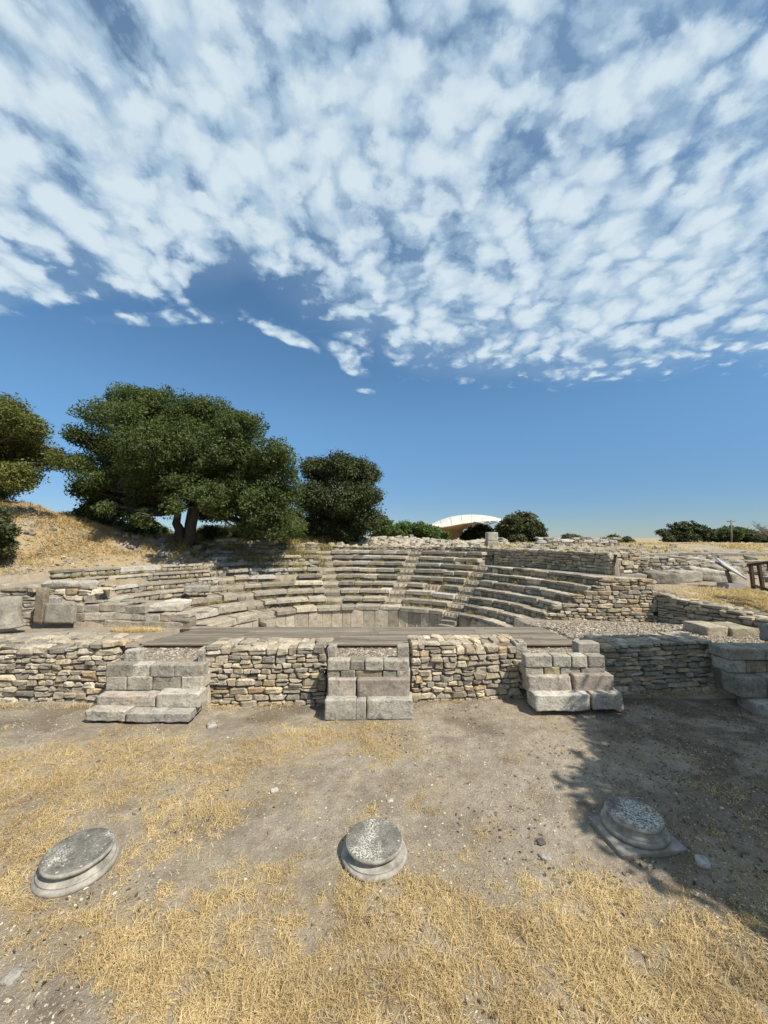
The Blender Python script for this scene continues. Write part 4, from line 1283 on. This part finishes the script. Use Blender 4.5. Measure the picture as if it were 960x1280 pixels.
# the tree outside the frame whose shade falls on the yard: its crown stands right of the steps
ro = random.Random(9)
LB = []
for i in range(38):
    a = ro.uniform(0, 6.28); rr = ro.uniform(.3, 2.5)
    LB.append((8.92 + rr * math.cos(a) * 1.3, 2.7 + rr * math.sin(a) * .95, ro.uniform(4.6, 6.6), ro.uniform(.6, 1.0)))
tree('oak_tree', 'shady oak standing beyond the right edge over the yard', (10.0, 2.4, 0), LB, 90000, .16, 'leaf_oak', .25, [(-.5, .3, .8, .7), (.6, -.2, .8, .7)], 131, 'broadleaved trees round the theatre', cr=.26, flat=.8)

# ------------------------------------------------------------------ tent roof
def build_roof():
    D = 40
    q = PD(585, 672, D)
    root = empty('shelter_roof', (q.x, D, 2.4), 'pale curved membrane roof with an ochre underside on the skyline', 'shelter')
    # upper shell: outline points in px, extruded over depth with a crown
    top = [(540, 655), (550, 650), (562, 646), (576, 643.8), (590, 643), (605, 644), (617, 646), (628, 649)]
    low = [(540, 656), (552, 658.5), (565, 656.5), (578, 654), (590, 652.5), (603, 651.5), (615, 650.5), (628, 650.5)]
    V, F = [], []
    n = len(top); m = 8
    for i in range(n):
        a = PD(*low[i], D); b_ = PD(*top[i], D + 5)
        for j in range(m + 1):
            f = j / m
            p = a.lerp(b_, f); p.z += .25 * math.sin(math.pi * f) * math.sin(math.pi * i / (n - 1))
            V.append(p)
        for j in range(1, m + 1):     # falls away at the back
            f = j / m
            p = b_ + Vector((0, 5 * f, -1.6 * f * f * math.sin(math.pi * i / (n - 1)))); V.append(p)
    w = 2 * m + 1
    for i in range(n - 1):
        for j in range(w - 1): F.append([i * w + j, (i + 1) * w + j, (i + 1) * w + j + 1, i * w + j + 1])
    nv = len(V)
    V2 = [v - Vector((0, 0, .12)) for v in V]
    F2 = [[q_ + nv for q_ in f[::-1]] for f in F]
    rim = []
    for i in range(n - 1): rim.append([i * w, i * w + nv, (i + 1) * w + nv, (i + 1) * w])
    me = bpy.data.meshes.new('membrane'); me.from_pydata(V + V2, [], F + F2 + rim); me.materials.append(M['canvas'])
    for p in me.polygons: p.use_smooth = True
    link('membrane', me, root).location = -Vector(root.location)
    for i in range(1, n - 1):
        bm = bmesh.new(); tube(bm, [V[i * w + j] + Vector((0, 0, .03)) for j in range(0, m + 1)], [.012] * (m + 1), 5); bm_obj('seam', bm, M['panel'], root)
    # ochre lining: a curved shell falling from the left rim to the ground
    V, F = [], []
    up = [(549, 658), (558, 657.5), (568, 656), (578, 654.5), (588, 653)]
    dn = [(560, 668), (562, 674), (566, 676), (571, 674), (577, 668)]
    for i in range(5):
        a = PD(*up[i], D + .3); b_ = PD(*dn[i], D + 2.5)
        for j in range(7):
            f = j / 6; p = a.lerp(b_, f); p.y += 1.2 * math.sin(math.pi * f); V.append(p)
    for i in range(4):
        for j in range(6): F.append([i * 7 + j, (i + 1) * 7 + j, (i + 1) * 7 + j + 1, i * 7 + j + 1])
    me = bpy.data.meshes.new('lining'); me.from_pydata(V, [], F); me.materials.append(M['ochre'])
    sm = me.polygons
    for p in sm: p.use_smooth = True
    o = link('lining', me, root); o.location = -Vector(root.location)
    md = o.modifiers.new('s', 'SOLIDIFY'); md.thickness = .1
    def bar(a, b_, r_, nm):
        bm = bmesh.new(); tube(bm, [a, b_], [r_, r_], 8); bm_obj(nm, bm, M['metal'], root)
    bar(PD(628, 649, D), PD(625, 674, D), .12, 'post')
    bar(PD(628, 650, D), PD(612, 655, D), .06, 'strut'); bar(PD(612, 655, D), PD(592, 652.5, D), .06, 'strut'); bar(PD(612, 655, D), PD(612, 651.5, D), .05, 'strut')
    bar(PD(622, 650, D), PD(623.5, 660, D), .05, 'strut')
    bar(PD(560, 657, D + 9), PD(560, 676, D + 9), .1, 'post'); bar(PD(600, 652, D + 9), PD(600, 676, D + 9), .1, 'post')
build_roof()
shrub('shrub', 'dark undergrowth in the shade beneath the curved roof', [(592, 666, 9), (604, 664, 9), (583, 670, 7), (612, 668, 7)], 46, 9000, .2, 'leaf_dark', 124, 1, GB)

# ------------------------------------------------------------------ info sign, railing, pole, bare tree
def build_sign():
    D = 12.6; q = PD(914, 737, D); zg = TH(q.x, D)
    root = empty('info_sign', (q.x, D, zg), 'slanted information board on a short post and concrete foot', 'sign')
    zz = zg
    bm = bmesh.new(); bmesh.ops.create_cube(bm, size=1)
    for v in bm.verts: v.co = Vector((v.co.x * .58 + q.x, v.co.y * .45 + D, v.co.z * .22 + zz + .08))
    bmesh.ops.bevel(bm, geom=bm.edges[:], offset=.02, segments=2, affect='EDGES')
    bm_obj('foot', bm, M['concrete'], root)
    bm = bmesh.new(); bmesh.ops.create_cube(bm, size=1)
    for v in bm.verts:
        f = v.co.z + .5
        v.co = Vector((v.co.x * .07 + q.x - .12 * f, v.co.y * .10 + D, zz + .18 + f * .42))
    bmesh.ops.bevel(bm, geom=bm.edges[:], offset=.008, segments=1, affect='EDGES')
    bm_obj('post', bm, M['rust'], root)
    # panel tilted, seen nearly edge-on: low at right
    mt = Matrix.Translation((q.x - .12 + .12, D, zz + .66)) @ Euler((math.radians(30), math.radians(32), 0)).to_matrix().to_4x4()
    for nm, s, off, ma in (('panel', (.82, .55, .02), (0, 0, .02), 'panel'), ('frame', (.85, .58, .028), (0, 0, 0), 'metal')):
        bm = bmesh.new(); bmesh.ops.create_cube(bm, size=1)
        for v in bm.verts: v.co = mt @ Vector((v.co.x * s[0] + off[0], v.co.y * s[1] + off[1], v.co.z * s[2] + off[2]))
        bm_obj(nm, bm, M[ma], root)
    bm = bmesh.new(); bmesh.ops.create_cube(bm, size=1)
    for v in bm.verts: v.co = mt @ Vector((v.co.x * .5 - .2, v.co.y * .12, v.co.z * .05 - .06))
    bm_obj('bracket', bm, M['rust'], root)
build_sign()
def build_rail():
    D = 11.2; q = PD(945, 735, D); zg = TH(q.x, D)
    root = empty('timber_railing', (q.x, D, zg), 'dark timber railing of a walkway at the right edge', 'railing')
    def bar(a, b_, w, nm, d=None):
        bm = bmesh.new()
        a = Vector(a); b_ = Vector(b_); dd = (b_ - a).normalized()
        u = dd.cross(Vector((0, 1, 0)));
        if u.length < .1: u = dd.cross(Vector((1, 0, 0)))
        u.normalize(); v = dd.cross(u); vs = []
        for p in (a, b_):
            vs.append([bm.verts.new(p + u * sx * w / 2 + v * sy * (d or w) / 2) for sx, sy in ((-1, -1), (1, -1), (1, 1), (-1, 1))])
        for j in range(4): bm.faces.new([vs[0][j], vs[0][(j + 1) % 4], vs[1][(j + 1) % 4], vs[1][j]])
        bm.faces.new(vs[0][::-1]); bm.faces.new(vs[1])
        bm_obj(nm, bm, M['darkwood'], root)
    p = lambda x, y, dd=0: PD(x, y, D + dd)
    bar(p(942, 736), p(938, 704), .075, 'post')
    bar(p(954, 738), p(948, 703), .075, 'post')
    bar(p(970, 744, -.4), p(962, 703, -.4), .10, 'post')
    bar(p(990, 750, -.8), p(984, 700, -.8), .10, 'post')
    bar(p(940, 731), p(992, 748, -.8), .06, 'rail')
    bar(p(934, 706), p(992, 699, -.8), .07, 'rail')
    return root
build_rail()
q = PD(914, 676, 50)
t = empty('utility_pole', (q.x, 50, 2.3), 'thin pole with a crossbar above the far right trees', 'pole')
bm = bmesh.new(); tube(bm, [(q.x, 50, 1.8), PD(914, 650, 50)], [.11, .08], 8); bm_obj('post', bm, M['twig'], t)
bm = bmesh.new(); tube(bm, [PD(909, 652, 50), PD(919, 651.5, 50)], [.06, .06], 6); bm_obj('crossbar', bm, M['twig'], t)
def bare_tree():
    r = random.Random(4)
    D = 34; b0 = PD(965, 680, D)
    root = empty('bare_tree', (b0.x, D, 2.2), 'leafless twiggy tree at the right edge of the skyline', 'tree')
    bm = bmesh.new()
    tube(bm, wobble(b0 - Vector((0, 0, .8)), b0 + Vector((0, 0, .9)), 3, .05, r), [.11, .09, .08, .07], 6)
    bm_obj('trunk', bm, M['twig'], root)
    bm = bmesh.new()
    for i in range(26):
        e = b0 + Vector((r.uniform(-2.4, 1.6), r.uniform(-1, 1), r.uniform(.7, 2.1)))
        pts = wobble(b0 + Vector((0, 0, r.uniform(.2, .9))), e, 4, .12, r)
        tube(bm, pts, [.035, .03, .022, .016, .01], 4)
        for j in range(5):
            s = pts[r.choice((2, 3))]
            tube(bm, [s, s + Vector((r.uniform(-.6, .6), r.uniform(-.3, .3), r.uniform(.05, .5)))], [.014, .006], 3)
    bm_obj('branches', bm, M['twig'], root)
bare_tree()

# ------------------------------------------------------------------ scatter: rubble heaps, gravel, pebbles, straw
def place_rubble(name, label, n, fn, smin, smax, seed, pal=GREYS + PALE, cat='rubble', indiv=0):
    """n stones; the largest are objects, the rest one joined stuff object"""
    r = random.Random(seed); items = []
    for _ in range(n):
        x, y = fn(r); s = smin + (smax - smin) * r.random() ** 2
        z = TH(x, y) + s * .12
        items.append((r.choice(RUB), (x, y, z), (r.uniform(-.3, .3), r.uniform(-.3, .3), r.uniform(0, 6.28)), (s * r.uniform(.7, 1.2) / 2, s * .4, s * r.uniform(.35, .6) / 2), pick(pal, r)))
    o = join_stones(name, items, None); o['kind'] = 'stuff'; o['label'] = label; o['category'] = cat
    o.color = (*pal[0], 1)
    return o
def heap(cx, cy, rx, ry): return lambda r: (cx + r.gauss(0, 1) * rx, cy + r.gauss(0, 1) * ry)
place_rubble('rubble_heap', 'heap of broken stones along the top behind the central seats', 900, heap(2.5, 27, 3.6, 1.6), .14, .6, 61)
place_rubble('rubble_heap', 'scattered stones on the plateau behind the tall curved wall', 900, heap(12.5, 25, 3.2, 3.0), .14, .55, 62)
place_rubble('rubble_heap', 'tumbled stones over the right-hand slope below the far trees', 700, heap(14.5, 19, 3.2, 1.8), .15, .6, 63)
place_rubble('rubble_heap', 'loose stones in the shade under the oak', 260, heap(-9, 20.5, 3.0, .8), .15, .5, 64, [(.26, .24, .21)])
place_rubble('rubble_heap', 'small stones strewn over the bare mound and far left', 160, heap(-15, 15.5, 2.6, 1.4), .06, .25, 65, [(.36, .33, .28)])

OCT = np.array([[1, 0, 0], [-1, 0, 0], [0, 1, 0], [0, -1, 0], [0, 0, 1], [0, 0, -1]], float)
OCF = np.array([[0, 2, 4], [2, 1, 4], [1, 3, 4], [3, 0, 4], [2, 0, 5], [1, 2, 5], [3, 1, 5], [0, 3, 5]])
def pebbles(name, label, xs, ys, s, seed, cat, mat, flat=.55):
    g = np.random.default_rng(seed); n = len(xs)
    z = terrain(xs, ys) + s * .15
    sc_ = s[:, None] * (.6 + .8 * g.random((n, 3))) * np.array([1, 1, flat])
    a = g.random(n) * 6.28; ca, sa = np.cos(a), np.sin(a)
    V = OCT[None] * sc_[:, None, :] + g.normal(size=(n, 6, 3)) * s[:, None, None] * .2
    X = V[..., 0] * ca[:, None] - V[..., 1] * sa[:, None]; Y = V[..., 0] * sa[:, None] + V[..., 1] * ca[:, None]
    V = np.stack([X + xs[:, None], Y + ys[:, None], V[..., 2] + z[:, None]], 2).reshape(-1, 3)
    F = (OCF[None] + (np.arange(n) * 6)[:, None, None]).reshape(-1, 3)
    t = np.repeat(g.random(n), 6)
    me = arrays_mesh(name, V, F, mat, False, t)
    o = bpy.data.objects.new(name, me); COL.objects.link(o)
    o['kind'] = 'stuff'; o['label'] = label; o['category'] = cat
def mat_peb():
    m, nt = new_mat('gravel chips'); b = NB(nt)
    at = b.n('ShaderNodeVertexColor', layer_name='tone')
    sp = b.n('ShaderNodeSeparateColor'); b.L.new(at.outputs['Color'], sp.inputs[0])
    col = b.ramp(sp.outputs[0], [(0, (.11, .088, .065)), (.35, (.22, .185, .14)), (.7, (.35, .305, .24)), (.95, (.45, .41, .34)), (1, (.56, .52, .45))])
    b.out(col, .9, None, .15)
    return m
M['peb'] = mat_peb()
g = np.random.default_rng(5)
def rnd(a, b_, n): return a + (b_ - a) * g.random(n)
n = 9000
x = rnd(4.0, 9.0, n); y = rnd(8.2, 12.0, n); s = .012 + .028 * g.random(n) ** 2
pebbles('gravel', 'pale gravel between the right seats and the front wall', x, y, s, 1, 'gravel', M['peb'])
n = 5000
x = rnd(-5.1, 4.0, n); y = ystep(x) + rnd(-.1, .75, n); s = .010 + .022 * g.random(n) ** 2
pebbles('gravel', 'gravel fill in the notches in front of the deck', x, y, s, 2, 'gravel', M['peb'])
n = 60000
y = 2.2 + 5.2 * g.random(n) ** 1.3; x = (g.random(n) * 2 - 1) * (y * 1.08 + .4)
keep = (fbm(x * 1.3, y * 1.3, 3, 91) + .35 * g.random(n)) > .55
x, y = x[keep], y[keep]; s = .003 + .013 * g.random(len(x)) ** 4.0
pebbles('pebbles', 'small stones and grit strewn over the bare yard', x, y, s, 3, 'pebbles', M['peb'])
n = 5200
x = rnd(-17, -8, n); y = rnd(13.4, 18.0, n); kk_ = kof(x, y) > 6.6; x, y = x[kk_], y[kk_]
pebbles('pebbles', 'stony crumbs over the eroded face of the left mound', x, y, .012 + .06 * g.random(len(x)) ** 4, 4, 'pebbles', M['peb'])
# larger loose stones that can be told apart
random.seed(31)
for lab, a, b_, s in [('rounded grey pebble in the bottom left corner', 14, 1222, .09), ('flat grey stone lying right of the square plinth', 879, 1079, .11), ('small pale stone above the right straw patch', 681, 1070, .08),
                      ('dark small stone between the middle and right bases', 676, 1052, .07), ('flat pale flake below the left-hand steps', 265, 904, .17), ('pale chip left of the middle straw patch', 343, 989, .07),
                      ('white flake above the middle column base', 487, 998, .06)]:
    q = PZ(a, b_, 0)
    m_ = lump_mesh(random.randint(1, 999), s * 1.2, s, s * .45, 3, s * .12, M['stone'], s * .2)
    tag(link('loose_stone', m_, None, (q.x, q.y, TH(q.x, q.y) + s * .12), (0, 0, random.uniform(0, 3)), (1, 1, 1), (.42, .40, .36) if 'dark' not in lab else (.12, .11, .10)), lab, 'stone', 'loose stones in the yard')

def blades(name, label, X, Y, hgt, seed, mat, lean=1.2, width=.0035, cat='grass', zf=None, segs=3):
    g = np.random.default_rng(seed); n = len(X)
    Z = (terrain(X, Y) if zf is None else zf) - .004
    a = g.random(n) * 2 * np.pi
    d = np.stack([np.cos(a), np.sin(a)], 1)
    pa = np.stack([-d[:, 1], d[:, 0]], 1)
    L = hgt * (.5 + g.random(n))
    ln = lean * (.35 + .9 * g.random(n))
    tw = g.normal(size=n) * .35
    V = np.empty((n, (segs + 1) * 2, 3))
    for i in range(segs + 1):
        f = i / segs
        ang = ln * f ** .8           # bends over
        hx = L * f * np.sin(ang) ; hz = L * f * np.cos(ang * .98)
        off = tw * (f ** 2) * L
        cx = X + d[:, 0] * hx + pa[:, 0] * off; cy = Y + d[:, 1] * hx + pa[:, 1] * off
        cz = Z + np.maximum(hz, .004)
        w = width * (1 - .75 * f) * (.7 + .7 * g.random(n))
        V[:, 2 * i] = np.stack([cx - pa[:, 0] * w, cy - pa[:, 1] * w, cz], 1)
        V[:, 2 * i + 1] = np.stack([cx + pa[:, 0] * w, cy + pa[:, 1] * w, cz + w * .6], 1)
    base = (np.arange(n) * (segs + 1) * 2)[:, None, None]
    fq = np.array([[2 * i, 2 * i + 1, 2 * i + 3, 2 * i + 2] for i in range(segs)])[None]
    F = (base + fq).reshape(-1, 4)
    t = np.repeat(np.clip(.10 + .55 * g.random(n) + .5 * (fbm(X * 2.5, Y * 2.5, 3, 5) - .3), 0, 1), (segs + 1) * 2)
    me = arrays_mesh(name, V.reshape(-1, 3), F, M[mat], False, t)
    o = bpy.data.objects.new(name, me); COL.objects.link(o)
    o['kind'] = 'stuff'; o['label'] = label; o['category'] = cat
g = np.random.default_rng(17)
n = 420000
Y = 2.3 + 5.0 * g.random(n) ** 1.25; X = (g.random(n) * 2 - 1) * (Y * 1.06 + .5)
dn = straw_density(X, Y)
tuft = fbm(X * 9, Y * 9, 2, 19)
tuft2 = fbm(X * 4.3 + 7, Y * 4.3, 3, 23)
keep = g.random(n) < (dn ** 1.4 * (.12 + 1.6 * ss(tuft, .38, .70)) * (.25 + 1.1 * ss(tuft2, .34, .58)) * 1.5 + .02)
for B in (B1, B2, B3):
    keep &= np.hypot(X - B.x, Y - B.y) > .29 + .05 * tuft
X, Y = X[keep], Y[keep]
sz = .02 + .058 * g.random(len(X)) * (.35 + dn[keep])
blades('dry_grass', 'flattened golden dry grass over the yard in patches', X, Y, sz, 71, 'straw', 1.95, .0021)
# dry grass on the right slope, the mound and the upper ground
n = 60000
X = rnd(8.9, 14, n); Y = rnd(9.4, 13.4, n)
dl = (X - 8.4) * 2.2 + (Y - 12.0) * 1.4
k_ = (dl > .9) & (g.random(n) < np.exp(-(((X - 11.3) / 2.2) ** 2 + ((Y - 11.2) / 1.1) ** 2)) * ss(fbm(X * 2, Y * 2, 3, 3), .3, .55))
blades('dry_grass', 'golden dry grass on the slope below the sign', X[k_], Y[k_], np.full(k_.sum(), .09), 72, 'straw', 1.3, .006)
n = 70000
X = rnd(-22, -9, n); Y = rnd(14, 20.5, n)
k_ = g.random(n) < ss(fbm(X * .8, Y * .8, 3, 13), .32, .5) * ss(kof(X, Y), 7, 8) * ss(TH(0, 0) + terrain(X, Y), 2.0, 3.2)
blades('dry_grass', 'straw coloured grass over the top of the left mound', X[k_], Y[k_], np.full(k_.sum(), .16), 73, 'straw', 1.2, .009)
n = 40000
X = rnd(-16, -3, n); Y = rnd(20, 27, n)
k_ = g.random(n) < ss(fbm(X * 1.2, Y * 1.2, 3, 23), .42, .6)
blades('dry_grass', 'taller dry weeds around the oak trunk', X[k_], Y[k_], np.full(k_.sum(), .38), 74, 'drygrass', .6, .014)
n = 60000
X = rnd(6, 34, n); Y = rnd(22, 44, n)
k_ = g.random(n) < ss(fbm(X * .3, Y * .3, 3, 27), .45, .6) * .7
blades('dry_grass', 'yellow grass on the distant ground at right', X[k_], Y[k_], np.full(k_.sum(), .2), 75, 'straw', 1.0, .018)
n = 2600
X = rnd(-8.6, -6.6, n); Y = rnd(11.5, 12.25, n)
k_ = np.hypot((X + 7.5) / .8, (Y - 11.9) / .3) < 1
blades('dry_grass', 'small straw tuft at the foot of the left end wall', X[k_], Y[k_], np.full(k_.sum(), .12), 76, 'straw', 1.1, .006)
n = 70000
X = rnd(-20, -6.5, n); Y = rnd(13.2, 20.5, n)
k_ = g.random(n) < ss(fbm(X * 1.9, Y * 1.9, 4, 33), .46, .62) * ss(kof(X, Y), 6.5, 6.9) * .8
blades('dry_grass', 'thin scattered straw on the bare slope of the left mound', X[k_], Y[k_], np.full(k_.sum(), .12), 77, 'straw', 1.3, .007)
# weeds in the joints of the seats
def weeds():
    r = random.Random(14); xs, ys, zs = [], [], []
    for _ in range(260):
        k = r.randint(1, 8); lo, hi = (AT(k, 'A'), AT(k, 'D')) if r.random() < .7 else ((L_rows[min(k, 6)][1], L_rows[min(k, 6)][2]) if r.random() < .6 else (R_rows[min(k, 6)][1], R_rows[min(k, 6)][2]))
        if k > 6 and (lo, hi) != (AT(k, 'A'), AT(k, 'D')): k = 6
        p = arc_pt(k, r.uniform(lo, hi), -.04)
        for _ in range(r.randint(12, 60)):
            xs.append(p.x + r.gauss(0, .09)); ys.append(p.y + r.gauss(0, .05) - .02); zs.append(zrow(k - 1) - .01)
    blades('weeds', 'dry weeds sprouting in the joints of the seats', np.array(xs), np.array(ys), np.full(len(xs), .13), 78, 'drygrass', .8, .005, zf=np.array(zs))
    xs, ys = [], []
    for _ in range(150):
        x = r.uniform(-8, 7); y = float(ystep(np.array(x))) - .30 - r.random() * .12
        for _ in range(r.randint(8, 40)):
            xs.append(x + r.gauss(0, .07)); ys.append(y + r.gauss(0, .04))
    blades('weeds', 'straw tufts along the foot of the front stage wall', np.array(xs), np.array(ys), np.full(len(xs), .08), 79, 'straw', 1.1, .003)
weeds()
# dead leaves on the ground in the shade
def litter():
    g = np.random.default_rng(8); n = 9000
    y = 2.6 + 4.7 * g.random(n); x = (g.random(n) * 2 - 1) * (y * 1.05 + .3)
    m = ss(x, 2.4, 4.5) * .9 + .5 * ss(fbm(x * .9, y * .9, 3, 71), .5, .62)
    k = g.random(n) < m; x, y = x[k], y[k]; n = len(x)
    p = np.stack([x, y, terrain(x, y) + .008], 1)
    nr = g.normal(size=(n, 3)) * .35 + np.array([0, 0, 1]); nr /= np.linalg.norm(nr, axis=1)[:, None]
    a = np.cross(nr, g.normal(size=(n, 3))); a /= np.linalg.norm(a, axis=1)[:, None]; b_ = np.cross(nr, a)
    s = (.010 + .016 * g.random(n))[:, None]
    V = np.stack([p - a * s, p - b_ * s * .5 + nr * s * .3, p + a * s, p + b_ * s * .5 + nr * s * .3], 1).reshape(-1, 3)
    me = arrays_mesh('leaf_litter', V, np.arange(n * 4).reshape(n, 4), M['litter'], False, np.repeat(g.random(n), 4))
    o = bpy.data.objects.new('leaf_litter', me); COL.objects.link(o)
    o['kind'] = 'stuff'; o['label'] = 'dry brown leaf litter scattered over the yard'; o['category'] = 'leaves'
M['litter'] = mat_leaf('dead leaves', (.05, .034, .02), (.12, .08, .045), (.22, .16, .095), .05)
litter()
